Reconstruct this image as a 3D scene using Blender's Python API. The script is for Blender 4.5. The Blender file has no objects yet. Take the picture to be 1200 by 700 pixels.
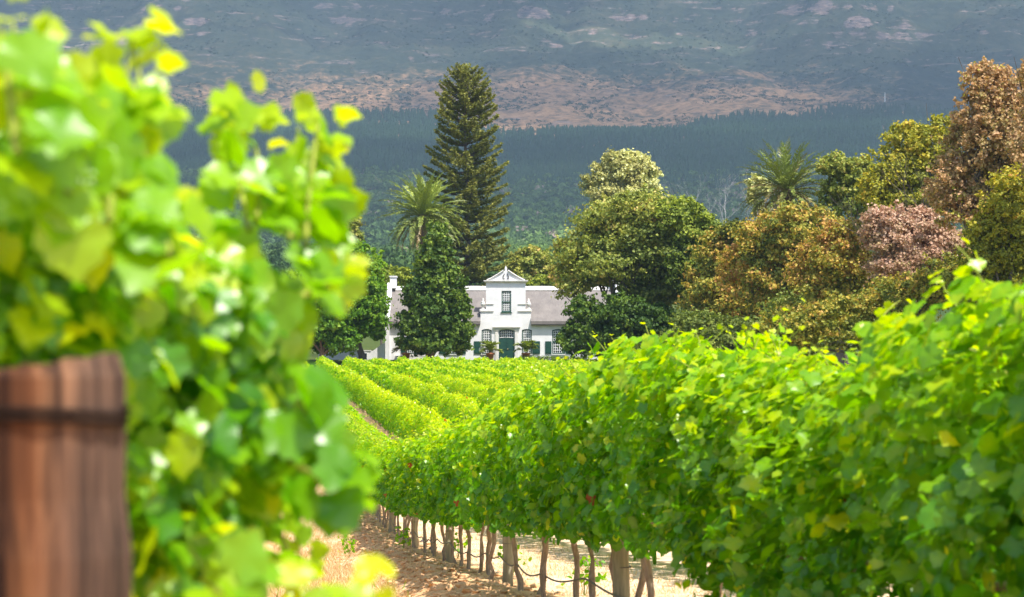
import bpy, math
import numpy as np
from mathutils import Vector

R = math.radians
SC = bpy.context.scene
COL = SC.collection

# ------------------------------------------------------------------ camera, sky, sun, exposure
F_PX, HORIZON = 2200.0, 450.0            # focal length and eye level in pixels of the 1200 x 700 photograph
cam_d = bpy.data.cameras.new("camera")
cam = bpy.data.objects.new("camera", cam_d); COL.objects.link(cam)
cam_d.sensor_width = 36.0
cam_d.lens = 36.0 * F_PX / 1200.0
cam_d.shift_y = (HORIZON - 350.0) / 1200.0
cam_d.clip_start, cam_d.clip_end = 0.05, 30000
cam.location = (0, 0, 0); cam.rotation_euler = (R(90), 0, 0)
cam_d.dof.use_dof = True
cam_d.dof.focus_distance = 36.0
cam_d.dof.aperture_fstop = 5.2
cam_d.dof.aperture_blades = 8
SC.camera = cam

SUN_EL, SUN_AZ = R(64), R(137)           # azimuth clockwise from the view direction (+Y)
SUN = Vector((math.cos(SUN_EL) * math.sin(SUN_AZ), math.cos(SUN_EL) * math.cos(SUN_AZ), math.sin(SUN_EL)))
world = bpy.data.worlds.new("World"); SC.world = world; world.use_nodes = True
wn = world.node_tree; wn.nodes.clear()
wo = wn.nodes.new("ShaderNodeOutputWorld"); wb = wn.nodes.new("ShaderNodeBackground"); ws = wn.nodes.new("ShaderNodeTexSky")
ws.sky_type = 'NISHITA'; ws.sun_disc = False; ws.sun_elevation = SUN_EL; ws.sun_rotation = SUN_AZ
ws.dust_density = 1.5
wb.inputs[1].default_value = 0.15
wn.links.new(ws.outputs[0], wb.inputs[0]); wn.links.new(wb.outputs[0], wo.inputs[0])
sun_d = bpy.data.lights.new("sun", 'SUN'); sun_d.energy = 4.6; sun_d.angle = R(0.53); sun_d.color = (1.0, 0.95, 0.87)
sun = bpy.data.objects.new("sun", sun_d); COL.objects.link(sun)
sun.rotation_euler = SUN.to_track_quat('Z', 'Y').to_euler()
SC.view_settings.view_transform = 'Standard'; SC.view_settings.look = 'None'
SC.view_settings.exposure = 1.12; SC.view_settings.gamma = 1.0
SC.view_settings.use_curve_mapping = False
SC.cycles.use_denoising = True
SC.cycles.max_bounces = 8; SC.cycles.transmission_bounces = 6
SC.cycles.caustics_reflective = False; SC.cycles.caustics_refractive = False

# ------------------------------------------------------------------ small maths
rng = np.random.default_rng(7)
CS, SN = 0.992, 0.1262                   # the vine rows run 7.25 degrees left of the view direction
def uv(x, y): return x * CS + y * SN, -x * SN + y * CS
def xy(u, v): return u * CS - v * SN, u * SN + v * CS
def PT(px, py, Y): return np.array([(px - 600.0) / F_PX * Y, Y, (HORIZON - py) / F_PX * Y])
def sstep(a, b, x):
    t = np.clip((x - a) / (b - a), 0, 1); return t * t * (3 - 2 * t)
def _hash(ix, iy, s):
    h = (ix.astype(np.int64) * 374761393 + iy.astype(np.int64) * 668265263 + s * 974634777) & 0xffffffff
    h = ((h ^ (h >> 13)) * 1274126177) & 0xffffffff
    return ((h ^ (h >> 16)) & 0xffff) / 65535.0
def vnoise(x, y, s=0):
    x = np.asarray(x, float); y = np.asarray(y, float)
    ix, iy = np.floor(x), np.floor(y); fx, fy = x - ix, y - iy
    fx = fx * fx * (3 - 2 * fx); fy = fy * fy * (3 - 2 * fy)
    a, b = _hash(ix, iy, s), _hash(ix + 1, iy, s); c, d = _hash(ix, iy + 1, s), _hash(ix + 1, iy + 1, s)
    return (a * (1 - fx) + b * fx) * (1 - fy) + (c * (1 - fx) + d * fx) * fy
def fbm(x, y, s=0, o=4):
    t, a, n = 0, 0.5, 0
    for i in range(o):
        t = t + a * (vnoise(x * 2 ** i, y * 2 ** i, s + i * 17) - 0.5); a *= 0.5
    return t
def nrm(a): return a / np.maximum(np.linalg.norm(a, axis=-1, keepdims=True), 1e-9)

# ------------------------------------------------------------------ terrain heights
PY = [-9000, 196, 240, 400, 700, 1200, 2000, 2500, 3400, 4000, 4500, 5400, 6000, 6700, 9000]
PZ = [2.45, 2.45, 4, 16, 42, 80, 180, 270, 465, 640, 798, 1200, 1430, 1500, 1500]
def ground(x, y, detail=True):
    x = np.asarray(x, float); y = np.asarray(y, float)
    u, v = uv(x, y)
    a = -0.9 - 0.059 * np.clip(v, -8, 400); b = -4.2 + 0.0275 * v
    k = 0.35
    m = np.maximum(a, b) + k * np.log1p(np.exp(-np.abs(a - b) / k))
    if detail:
        near = sstep(2, 6, v) * (1 - sstep(60, 85, v))
        alley = sstep(-0.1, 0.35, u) * (1 - sstep(1.2, 1.95, u + 0.15 * vnoise(v * 0.8, u * 0, 3)))
        m = m - 0.17 * alley * near
        bank = np.exp(-((u - 1.75) / 0.42) ** 2)
        m = m + near * bank * (0.05 + 0.12 * fbm(u * 4, v * 4, 5, 4)) + near * 0.03 * fbm(u * 2, v * 2, 9, 3)
    far = np.interp(y, PY, PZ)
    far = far + sstep(260, 900, y) * 14 * fbm(x / 260, y / 260, 21, 3) * np.clip(y / 1500, 0, 2)
    t = sstep(183, 191, v)
    side = sstep(46, 60, u)                                    # beside the vineyard the land is flat under the trees
    m = m * (1 - side) + side * np.maximum(m, -2.2)
    return m * (1 - t) + far * t
def mount(x, y):
    z = ground(x, y, False)
    w = sstep(3100, 4300, y)
    gx = x + 160 * fbm(x / 700, y / 700, 31, 3)
    gully = np.abs(fbm(gx / 420, y / 1600, 33, 3)) * 2
    z = z + w * (gully * 110 - 30) + w * 45 * fbm(x / 240, y / 240, 35, 4) + w * 46 * fbm(x / 60, y / 60, 37, 3)
    m = 0.1 + 2.0 * np.clip(fbm(x / 230, y / 900, 41, 3) + 0.12, 0, 1)
    for L, r in ((750, 5), (838, 12), (880, 14), (935, 16), (975, 14), (1040, 40), (1150, 60)):
        Lx = L + 26 * fbm(x / 330, 0 * x, L, 2)
        z = z + r * m * sstep(Lx - 4, Lx + 5, z)
    return z

# ------------------------------------------------------------------ mesh helpers
def mesh_np(name, V, F, mat, tint=None, smooth=False, attrs=None, mats=None, midx=None):
    """V (n,3); F one (m,k) array or a list of them."""
    Fs = F if isinstance(F, list) else [F]
    me = bpy.data.meshes.new(name)
    V = np.ascontiguousarray(V, dtype=np.float32)
    me.vertices.add(len(V)); me.vertices.foreach_set("co", V.ravel())
    loops = np.concatenate([f.ravel() for f in Fs]).astype(np.int32)
    tot = np.concatenate([np.full(len(f), f.shape[1]) for f in Fs]).astype(np.int32)
    st = np.concatenate([[0], np.cumsum(tot)[:-1]]).astype(np.int32)
    me.loops.add(len(loops)); me.loops.foreach_set("vertex_index", loops)
    me.polygons.add(len(tot)); me.polygons.foreach_set("loop_start", st)
    me.polygons.foreach_set("use_smooth", np.full(len(tot), smooth))
    for m in (mats or [mat]): me.materials.append(m)
    if midx is not None: me.polygons.foreach_set("material_index", np.asarray(midx, np.int32))
    allat = dict(attrs or {})
    if tint is not None: allat['tint'] = tint
    for k, a in allat.items():
        at = me.attributes.new(k, 'FLOAT', 'POINT'); at.data.foreach_set("value", np.asarray(a, np.float32))
    me.update(calc_edges=True); me.validate()
    return me
def link(name, me, parent=None):
    o = bpy.data.objects.new(name, me); COL.objects.link(o)
    if parent is not None: o.parent = parent
    return o
def empty(name, loc, rz=0):
    o = bpy.data.objects.new(name, None); COL.objects.link(o); o.location = loc; o.rotation_euler = (0, 0, rz)
    o.empty_display_size = 0.3
    return o
def tag(o, label=None, cat=None, group=None, kind=None):
    if label: o['label'] = label
    if cat: o['category'] = cat
    if group: o['group'] = group
    if kind: o['kind'] = kind
    return o
class MB:
    """collects boxes, prisms, tubes, lathes into one mesh"""
    def __init__(s): s.V, s.F, s.n, s.T = [], [], 0, []
    def add(s, V, faces, tint=0.5):
        V = np.asarray(V, float); s.V.append(V)
        s.F += [tuple(i + s.n for i in f) for f in faces]; s.n += len(V); s.T.append(np.full(len(V), tint))
    def box(s, x0, x1, y0, y1, z0, z1, tint=0.5):
        V = [(x, y, z) for z in (z0, z1) for y in (y0, y1) for x in (x0, x1)]
        s.add(V, [(0, 2, 3, 1), (4, 5, 7, 6), (0, 1, 5, 4), (2, 6, 7, 3), (0, 4, 6, 2), (1, 3, 7, 5)], tint)
    def prism(s, poly, y0, y1):
        """poly of (x,z), counter-clockwise seen from -y, extruded along y"""
        n = len(poly)
        V = [(x, y0, z) for x, z in poly] + [(x, y1, z) for x, z in poly]
        s.add(V, [tuple(range(n)), tuple(range(2 * n - 1, n - 1, -1))] + [(i, i + n, (i + 1) % n + n, (i + 1) % n) for i in range(n)])
    def prism_x(s, poly, x0, x1):
        """poly of (y,z) extruded along x"""
        n = len(poly)
        V = [(x0, y, z) for y, z in poly] + [(x1, y, z) for y, z in poly]
        s.add(V, [tuple(range(n - 1, -1, -1)), tuple(range(n, 2 * n))] + [(i, (i + 1) % n, (i + 1) % n + n, i + n) for i in range(n)])
    def tube(s, P, r, sides=6, tint=0.5, cap=True):
        V, F = tube(P, r, sides); F = [tuple(f) for f in F]
        if cap: F += [tuple(range(sides - 1, -1, -1)), tuple(range(len(V) - sides, len(V)))]
        s.add(V, F, tint)
    def lathe(s, prof, c=(0, 0, 0), sides=16):
        a = np.linspace(0, 2 * np.pi, sides, endpoint=False); V, F = [], []
        for r, z in prof: V += [(c[0] + r * math.cos(t), c[1] + r * math.sin(t), c[2] + z) for t in a]
        m = len(prof)
        for i in range(m - 1):
            for j in range(sides):
                k = (j + 1) % sides; F.append((i * sides + j, i * sides + k, (i + 1) * sides + k, (i + 1) * sides + j))
        F += [tuple(range(sides - 1, -1, -1)), tuple(range((m - 1) * sides, m * sides))]
        s.add(V, F)
    def build(s, name, mat, parent=None, smooth=False):
        me = bpy.data.meshes.new(name); me.from_pydata(np.concatenate(s.V).tolist(), [], s.F); me.materials.append(mat)
        at = me.attributes.new('tint', 'FLOAT', 'POINT'); at.data.foreach_set("value", np.concatenate(s.T).astype(np.float32))
        if smooth: me.polygons.foreach_set("use_smooth", np.ones(len(me.polygons), bool))
        me.update(); return link(name, me, parent)
def tube(P, r, sides=6):
    P = np.asarray(P, float); r = np.broadcast_to(np.asarray(r, float), (len(P),))
    T = nrm(np.gradient(P, axis=0)); ref = np.array([0.31, 0.95, 0.05]) if abs(T[0, 2]) > 0.6 else np.array([0, 0, 1.0])
    A = nrm(np.cross(T, ref)); B = np.cross(T, A)
    t = np.linspace(0, 2 * np.pi, sides, endpoint=False)
    V = P[:, None] + r[:, None, None] * (np.cos(t)[None, :, None] * A[:, None] + np.sin(t)[None, :, None] * B[:, None])
    n = len(P); i = np.arange(n - 1)[:, None] * sides; j = np.arange(sides)[None]; k = (j + 1) % sides
    F = np.stack([i + j, i + k, i + sides + k, i + sides + j], -1).reshape(-1, 4)
    return V.reshape(-1, 3), F
def merge(parts):
    """parts: list of (V,F,tint array or number), faces of one size"""
    V, F, T, n = [], [], [], 0
    for v, f, t in parts:
        V.append(v); F.append(np.asarray(f) + n); n += len(v); T.append(np.broadcast_to(np.asarray(t, float), (len(v),)))
    return np.concatenate(V), np.concatenate(F), np.concatenate(T)
# leaf templates: x across, y to the tip, z along the normal
_h = [(0.0, 0.0), (0.2, -0.14), (0.40, -0.10), (0.45, 0.10), (0.56, 0.16), (0.60, 0.40), (0.45, 0.52), (0.42, 0.70), (0.2, 0.80), (0.0, 1.0)]
_o = _h + [(-x, y) for x, y in _h[-2:0:-1]]
VINE_V = np.array([(0, 0.36, 0.0)] + [(x, y, 0.28 * abs(x) ** 1.2 - 0.22 * max(y - 0.3, 0) ** 2 - 0.1 * (abs(x) > 0.5)) for x, y in _o])
VINE_V[:, 1] -= 0.05
VINE_F = np.array([(0, i, i % len(_o) + 1) for i in range(1, len(_o) + 1)])[:, [0, 2, 1]]
DIA_V = np.array([(0, 0, 0), (0.36, 0.45, 0.1), (0, 1, -0.05), (-0.36, 0.45, 0.1)]); DIA_F = np.array([(0, 1, 2, 3)])
PEN_V = np.array([(0, 0, 0), (0.45, 0.1, 0.12), (0.42, 0.6, 0.06), (0, 1, -0.12), (-0.42, 0.6, 0.06), (-0.45, 0.1, 0.12)])
PEN_F = np.array([(0, 1, 2, 3), (0, 3, 4, 5)])
def scatter(TV, TF, pos, nor, tip, size):
    n = nrm(nor); t = nrm(tip - (tip * n).sum(1, keepdims=True) * n); b = np.cross(t, n)
    s = np.asarray(size)[:, None, None]
    V = pos[:, None] + s * (TV[None, :, 0:1] * b[:, None] + TV[None, :, 1:2] * t[:, None] + TV[None, :, 2:3] * n[:, None])
    F = TF[None] + (np.arange(len(pos)) * len(TV))[:, None, None]
    return V.reshape(-1, 3), F.reshape(-1, TF.shape[1])

# ------------------------------------------------------------------ materials
def new_mat(name):
    m = bpy.data.materials.new(name); m.use_nodes = True; m.node_tree.nodes.clear(); return m
class NT:
    def __init__(s, m): s.t = m.node_tree
    def n(s, typ, **kw):
        x = s.t.nodes.new(typ)
        for k, v in kw.items(): setattr(x, k, v)
        return x
    def l(s, a, b): s.t.links.new(a, b)
    def ramp(s, fac, stops, interp='LINEAR'):
        r = s.n("ShaderNodeValToRGB"); e = r.color_ramp.elements; r.color_ramp.interpolation = interp
        while len(e) < len(stops): e.new(0.5)
        for i, (p, c) in enumerate(stops): e[i].position = p; e[i].color = (*c, 1) if len(c) == 3 else c
        s.l(fac, r.inputs[0]); return r.outputs[0]
    def noise(s, vec, scale, detail=4, rough=0.55, dist=0.0):
        x = s.n("ShaderNodeTexNoise"); x.inputs['Scale'].default_value = scale; x.inputs['Detail'].default_value = detail
        x.inputs['Roughness'].default_value = rough; x.inputs['Distortion'].default_value = dist
        if vec is not None: s.l(vec, x.inputs['Vector'])
        return x.outputs['Fac']
    def mix(s, fac, a, b, mode='MIX'):
        x = s.n("ShaderNodeMix", data_type='RGBA', blend_type=mode)
        for sock, val in ((x.inputs[0], fac), (x.inputs[6], a), (x.inputs[7], b)):
            if hasattr(val, 'is_output'): s.l(val, sock)
            elif isinstance(val, tuple): sock.default_value = (*val, 1)
            else: sock.default_value = val
        return x.outputs[2]
    def math(s, op, a, b=0.0, c=0.0):
        x = s.n("ShaderNodeMath", operation=op)
        for sock, val in zip(x.inputs, (a, b, c)):
            if hasattr(val, 'is_output'): s.l(val, sock)
            else: sock.default_value = val
        return x.outputs[0]
    def attr(s, name): return s.n("ShaderNodeAttribute", attribute_name=name).outputs['Fac']
    def geo(s): return s.n("ShaderNodeNewGeometry").outputs['Position']
    def obj(s): return s.n("ShaderNodeTexCoord").outputs['Object']
    def scaled(s, vec, sc):
        x = s.n("ShaderNodeMapping"); x.inputs['Scale'].default_value = sc; s.l(vec, x.inputs[0]); return x.outputs[0]
    def out(s, bsdf): o = s.n("ShaderNodeOutputMaterial"); s.l(bsdf, o.inputs[0])
    def principled(s, col, rough=0.8, spec=0.3, bump=None, bstr=0.3, bdist=0.02):
        p = s.n("ShaderNodeBsdfPrincipled")
        if hasattr(col, 'is_output'): s.l(col, p.inputs['Base Color'])
        else: p.inputs['Base Color'].default_value = (*col, 1)
        if hasattr(rough, 'is_output'): s.l(rough, p.inputs['Roughness'])
        else: p.inputs['Roughness'].default_value = rough
        p.inputs['Specular IOR Level'].default_value = spec
        if bump is not None:
            b = s.n("ShaderNodeBump"); b.inputs['Strength'].default_value = bstr; b.inputs['Distance'].default_value = bdist
            s.l(bump, b.inputs['Height']); s.l(b.outputs[0], p.inputs['Normal'])
        s.out(p.outputs[0]); return p
def leaf_mat(name, stops, trans=0.5, tmul=(1.6, 1.7, 0.7), gloss=0.06, rough=0.35, objvar=0.0):
    m = new_mat(name); N = NT(m)
    t = N.attr('tint')
    if objvar:
        r = N.n("ShaderNodeObjectInfo").outputs['Random']
        t = N.math('ADD', t, N.math('MULTIPLY', N.math('SUBTRACT', r, 0.5), objvar))
    c = N.ramp(t, stops)
    d = N.n("ShaderNodeBsdfDiffuse"); N.l(c, d.inputs[0])
    tr = N.n("ShaderNodeBsdfTranslucent"); N.l(N.mix(1.0, c, tmul, 'MULTIPLY'), tr.inputs[0])
    mx = N.n("ShaderNodeMixShader"); mx.inputs[0].default_value = trans; N.l(d.outputs[0], mx.inputs[1]); N.l(tr.outputs[0], mx.inputs[2])
    if gloss:
        g = N.n("ShaderNodeBsdfGlossy"); g.inputs['Roughness'].default_value = rough
        m2 = N.n("ShaderNodeMixShader"); m2.inputs[0].default_value = gloss; N.l(mx.outputs[0], m2.inputs[1]); N.l(g.outputs[0], m2.inputs[2]); mx = m2
    N.out(mx.outputs[0]); return m
M = {}
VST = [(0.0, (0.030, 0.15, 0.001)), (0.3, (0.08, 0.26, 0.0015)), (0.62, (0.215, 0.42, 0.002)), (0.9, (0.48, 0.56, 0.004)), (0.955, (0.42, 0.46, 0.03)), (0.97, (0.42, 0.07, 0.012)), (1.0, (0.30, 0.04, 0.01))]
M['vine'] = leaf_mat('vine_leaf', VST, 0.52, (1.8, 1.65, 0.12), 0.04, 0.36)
M['vine_far'] = leaf_mat('vine_leaf_far', VST, 0.55, (1.8, 1.65, 0.12), 0.03, 0.32)
M['norfolk'] = leaf_mat('norfolk_needles', [(0, (0.075, 0.095, 0.022)), (0.5, (0.2, 0.215, 0.045)), (1, (0.42, 0.38, 0.09))], 0.2, (1.2, 1.2, .6), 0.015, 0.5)
M['dark'] = leaf_mat('dark_foliage', [(0, (0.038, 0.084, 0.014)), (0.5, (0.083, 0.143, 0.017)), (1, (0.276, 0.362, 0.038))], 0.25, (1.3, 1.4, .6), 0.015, 0.5)
M['oak'] = leaf_mat('oak_foliage', [(0, (0.059, 0.149, 0.010)), (0.5, (0.126, 0.255, 0.015)), (1, (0.315, 0.445, 0.025))], 0.35, (1.4, 1.4, .5), 0.015, 0.5)
M['olive'] = leaf_mat('olive_foliage', [(0, (0.122, 0.163, 0.033)), (0.45, (0.250, 0.291, 0.049)), (0.8, (0.437, 0.416, 0.083)), (1, (0.800, 0.514, 0.216))], 0.3, (1.3, 1.3, .6), 0.015, 0.5)
M['green'] = leaf_mat('green_foliage', [(0, (0.079, 0.118, 0.018)), (0.5, (0.172, 0.230, 0.025)), (1, (0.397, 0.437, 0.053))], 0.3, (1.3, 1.3, .5), 0.015, 0.5)
M['rust'] = leaf_mat('rust_foliage', [(0, (0.12, 0.15, 0.024)), (0.35, (0.28, 0.29, 0.042)), (0.56, (0.47, 0.37, 0.055)), (0.76, (0.56, 0.34, 0.085)), (1, (0.52, 0.26, 0.10))], 0.3, (1.3, 1.2, .7), 0.015, 0.5)
M['brown'] = leaf_mat('brown_foliage', [(0, (0.274, 0.233, 0.068)), (0.35, (0.404, 0.281, 0.123)), (0.7, (0.561, 0.348, 0.179)), (0.88, (0.628, 0.404, 0.224)), (0.95, (0.382, 0.371, 0.067)), (1, (0.466, 0.453, 0.082))], 0.3, (1.3, 1.2, .8), 0.015, 0.5)
M['pink'] = leaf_mat('pink_foliage', [(0, (0.322, 0.248, 0.099)), (0.35, (0.433, 0.289, 0.175)), (0.7, (0.568, 0.351, 0.237)), (1, (0.688, 0.520, 0.372))], 0.3, (1.2, 1.1, 1), 0.015, 0.5)
M['gold'] = leaf_mat('gold_foliage', [(0, (0.169, 0.186, 0.023)), (0.5, (0.338, 0.325, 0.034)), (0.78, (0.572, 0.468, 0.046)), (1, (0.777, 0.423, 0.118))], 0.3, (1.3, 1.3, .5), 0.015, 0.5)
M['gum'] = leaf_mat('gum_foliage', [(0, (0.225, 0.212, 0.066)), (0.5, (0.460, 0.425, 0.138)), (1, (0.800, 0.800, 0.370))], 0.3, (1.2, 1.2, .8), 0.015, 0.5)
M['palm'] = leaf_mat('palm_frond', [(0, (0.320, 0.224, 0.096)), (0.3, (0.144, 0.176, 0.040)), (0.7, (0.256, 0.320, 0.048)), (1, (0.480, 0.528, 0.096))], 0.12, (1.3, 1.3, .5), 0.03, 0.4)
M['forest'] = leaf_mat('pine_forest_foliage', [(0, (0.014, 0.034, 0.018)), (0.6, (0.029, 0.063, 0.030)), (1, (0.057, 0.103, 0.040))], 0.0, gloss=0)
M['wood_far'] = leaf_mat('woodland_foliage', [(0, (0.027, 0.061, 0.024)), (0.5, (0.068, 0.121, 0.041)), (0.85, (0.149, 0.230, 0.061)), (0.93, (0.297, 0.230, 0.189)), (1, (0.338, 0.257, 0.216))], 0.15, gloss=0)
M['grass'] = leaf_mat('dry_grass_blade', [(0, (0.48, 0.30, 0.14)), (0.6, (0.70, 0.50, 0.28)), (0.93, (0.80, 0.66, 0.44)), (0.97, (0.2, 0.33, 0.04)), (1, (0.2, 0.33, 0.04))], 0.35, (1.1, 1.1, .9), 0)
M['shrub'] = leaf_mat('fynbos_shrub', [(0, (0.02, 0.04, 0.02)), (1, (0.07, 0.1, 0.04))], 0.0, gloss=0)
def bark(name, a, b, sc=(6, 6, 1.2), bstr=0.6, bdist=0.01):
    m = new_mat(name); N = NT(m); f = N.noise(N.scaled(N.obj(), sc), 3, 6, 0.65)
    N.principled(N.ramp(f, [(0.3, a), (0.7, b)]), 0.9, 0.15, f, bstr, bdist); M[name] = m; return m
bark('vine_bark', (0.19, 0.135, 0.10), (0.48, 0.36, 0.28), (14, 14, 2.5))
bark('tree_bark', (0.07, 0.055, 0.045), (0.19, 0.155, 0.13), (2, 2, .5))
bark('pale_bark', (0.38, 0.33, 0.31), (0.62, 0.57, 0.54), (2, 2, .3))
bark('palm_bark', (0.07, 0.05, 0.035), (0.2, 0.14, 0.1), (1, 1, 3))
bark('post_wood', (0.22, 0.19, 0.13), (0.40, 0.35, 0.25), (16, 16, 0.9))
bark('vine_stem', (0.16, 0.2, 0.03), (0.33, 0.36, 0.06), (5, 5, 5), 0.1)
def plain(name, c, rough=0.7, spec=0.3, var=0.12, sc=3.0, bstr=0.15, bdist=0.01):
    m = new_mat(name); N = NT(m); f = N.noise(N.obj(), sc, 5, 0.6)
    lo = tuple(x * (1 - var) for x in c); hi = tuple(min(x * (1 + var), 0.95) for x in c)
    N.principled(N.ramp(f, [(0.3, lo), (0.7, hi)]), rough, spec, f, bstr, bdist); M[name] = m; return m
plain('white', (0.74, 0.725, 0.72), 0.85, 0.2, 0.09, 0.9)
plain('mould', (0.68, 0.65, 0.61), 0.85, 0.2, 0.06, 2)
plain('green_paint', (0.012, 0.06, 0.042), 0.45, 0.4, 0.15)
plain('muntin', (0.72, 0.72, 0.70), 0.6, 0.3, 0.05)
plain('terracotta', (0.42, 0.16, 0.075), 0.85, 0.2, 0.2, 5)
plain('dark_trim', (0.05, 0.05, 0.05), 0.8)
plain('hose', (0.11, 0.095, 0.085), 0.5, 0.4)
plain('orange_fruit', (0.6, 0.13, 0.02), 0.7)
plain('wire', (0.018, 0.011, 0.008), 0.95, 0.05)
plain('stone', (0.16, 0.14, 0.14), 0.9, 0.2, 0.3, 9)
plain('brass', (0.5, 0.36, 0.12), 0.35, 0.6)
def mk_thatch():
    m = new_mat('thatch'); N = NT(m); o = N.obj()
    f = N.noise(N.scaled(o, (14, 1.2, 1.2)), 2, 6, 0.7); g = N.noise(o, 0.8, 4, 0.6)
    c = N.mix(0.5, N.ramp(f, [(0.3, (0.10, 0.092, 0.088)), (0.7, (0.275, 0.245, 0.225))]), N.ramp(g, [(0.3, (0.12, 0.108, 0.103)), (0.7, (0.255, 0.226, 0.205))]))
    N.principled(c, 0.95, 0.1, f, 0.7, 0.05); M['thatch'] = m
mk_thatch()
def mk_glass():
    m = new_mat('window_glass'); N = NT(m)
    p = N.principled((0.02, 0.025, 0.035), 0.08, 0.6); M['glass'] = m
mk_glass()
def mk_anchor():
    m = new_mat('anchor_post_wood'); N = NT(m); o = N.obj()
    f = N.noise(N.scaled(o, (26, 26, 1.0)), 2.2, 6, 0.6, 0.5); g = N.noise(N.scaled(o, (9, 9, 0.7)), 2.0, 3, 0.5)
    w = N.noise(N.scaled(o, (5, 5, 2.0)), 1.5, 4, 0.6)
    c = N.mix(N.ramp(g, [(0.4, (0, 0, 0)), (0.62, (1, 1, 1))]), N.ramp(f, [(0.38, (0.012, 0.004, 0.002)), (0.5, (0.11, 0.046, 0.018)), (0.64, (0.33, 0.155, 0.066))]), N.ramp(f, [(0.36, (0.02, 0.007, 0.003)), (0.64, (0.15, 0.055, 0.02))]))
    # the right side of the post blends into a duller, greyer brown
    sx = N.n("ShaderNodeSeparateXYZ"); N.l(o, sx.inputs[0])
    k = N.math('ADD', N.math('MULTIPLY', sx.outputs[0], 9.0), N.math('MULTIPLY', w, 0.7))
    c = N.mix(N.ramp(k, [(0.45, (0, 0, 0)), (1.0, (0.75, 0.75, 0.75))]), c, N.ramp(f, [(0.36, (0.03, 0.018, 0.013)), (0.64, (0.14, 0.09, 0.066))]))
    N.principled(c, 0.85, 0.2, f, 0.8, 0.006); M['anchor'] = m
mk_anchor()
def mk_ground():
    m = new_mat('ground'); N = NT(m); p = N.geo()
    f1 = N.noise(p, 1.3, 6, 0.65); f2 = N.noise(p, 9.0, 5, 0.7); f3 = N.noise(p, 0.02, 5, 0.6)
    soil = N.ramp(f2, [(0.3, (0.40, 0.20, 0.085)), (0.55, (0.64, 0.37, 0.18)), (0.75, (0.76, 0.51, 0.29))])
    dry = N.ramp(N.math('ADD', N.math('MULTIPLY', f1, 0.5), N.math('MULTIPLY', f2, 0.5)), [(0.35, (0.54, 0.34, 0.20)), (0.55, (0.74, 0.53, 0.37)), (0.7, (0.82, 0.67, 0.52))])
    mead = N.ramp(f3, [(0.35, (0.035, 0.06, 0.012)), (0.6, (0.07, 0.09, 0.02)), (0.75, (0.12, 0.11, 0.04))])
    c = N.mix(N.attr('dry'), soil, dry); c = N.mix(N.attr('meadow'), c, mead)
    N.principled(c, 0.95, 0.1, f2, 0.5, 0.03); M['ground'] = m
mk_ground()
def mk_mountain():
    m = new_mat('mountain'); N = NT(m); p = N.geo()
    n1 = N.noise(p, 0.006, 8, 0.62); n2 = N.noise(p, 0.05, 5, 0.7); n3 = N.noise(N.scaled(p, (0.05, 0.02, 0.22)), 1.0, 5, 0.7)
    n4 = N.noise(N.scaled(p, (0.0075, 0.003, 0.075)), 1.0, 5, 0.66)
    veg = N.ramp(N.math('ADD', N.math('MULTIPLY', n1, 0.5), N.math('MULTIPLY', n2, 0.5)), [(0.36, (0.022, 0.035, 0.022)), (0.52, (0.05, 0.062, 0.035)), (0.68, (0.11, 0.095, 0.055))])
    tan = N.ramp(n2, [(0.34, (0.07, 0.06, 0.035)), (0.5, (0.30, 0.175, 0.09)), (0.7, (0.48, 0.28, 0.16))])
    rock = N.ramp(n3, [(0.3, (0.03, 0.03, 0.03)), (0.46, (0.15, 0.12, 0.115)), (0.58, (0.25, 0.17, 0.14)), (0.75, (0.38, 0.35, 0.33))])
    tm = N.math('ADD', N.attr('tan'), N.math('MULTIPLY', N.math('SUBTRACT', N.math('ADD', N.math('MULTIPLY', n1, .55), N.math('MULTIPLY', n2, .45)), 0.5), 2.6))
    c = N.mix(N.ramp(tm, [(0.36, (0, 0, 0)), (0.78, (1, 1, 1))]), veg, tan)
    rm = N.math('ADD', N.attr('rock'), N.math('MULTIPLY', N.math('SUBTRACT', n4, 0.5), 2.2))
    rm = N.math('ADD', rm, N.math('MULTIPLY', N.math('SUBTRACT', n3, 0.5), 0.9))
    c = N.mix(N.ramp(rm, [(0.24, (0, 0, 0)), (0.40, (1, 1, 1))]), c, rock)
    N.principled(c, 0.95, 0.05, n2, 1.0, 6.0); M['mountain'] = m
mk_mountain()

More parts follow.
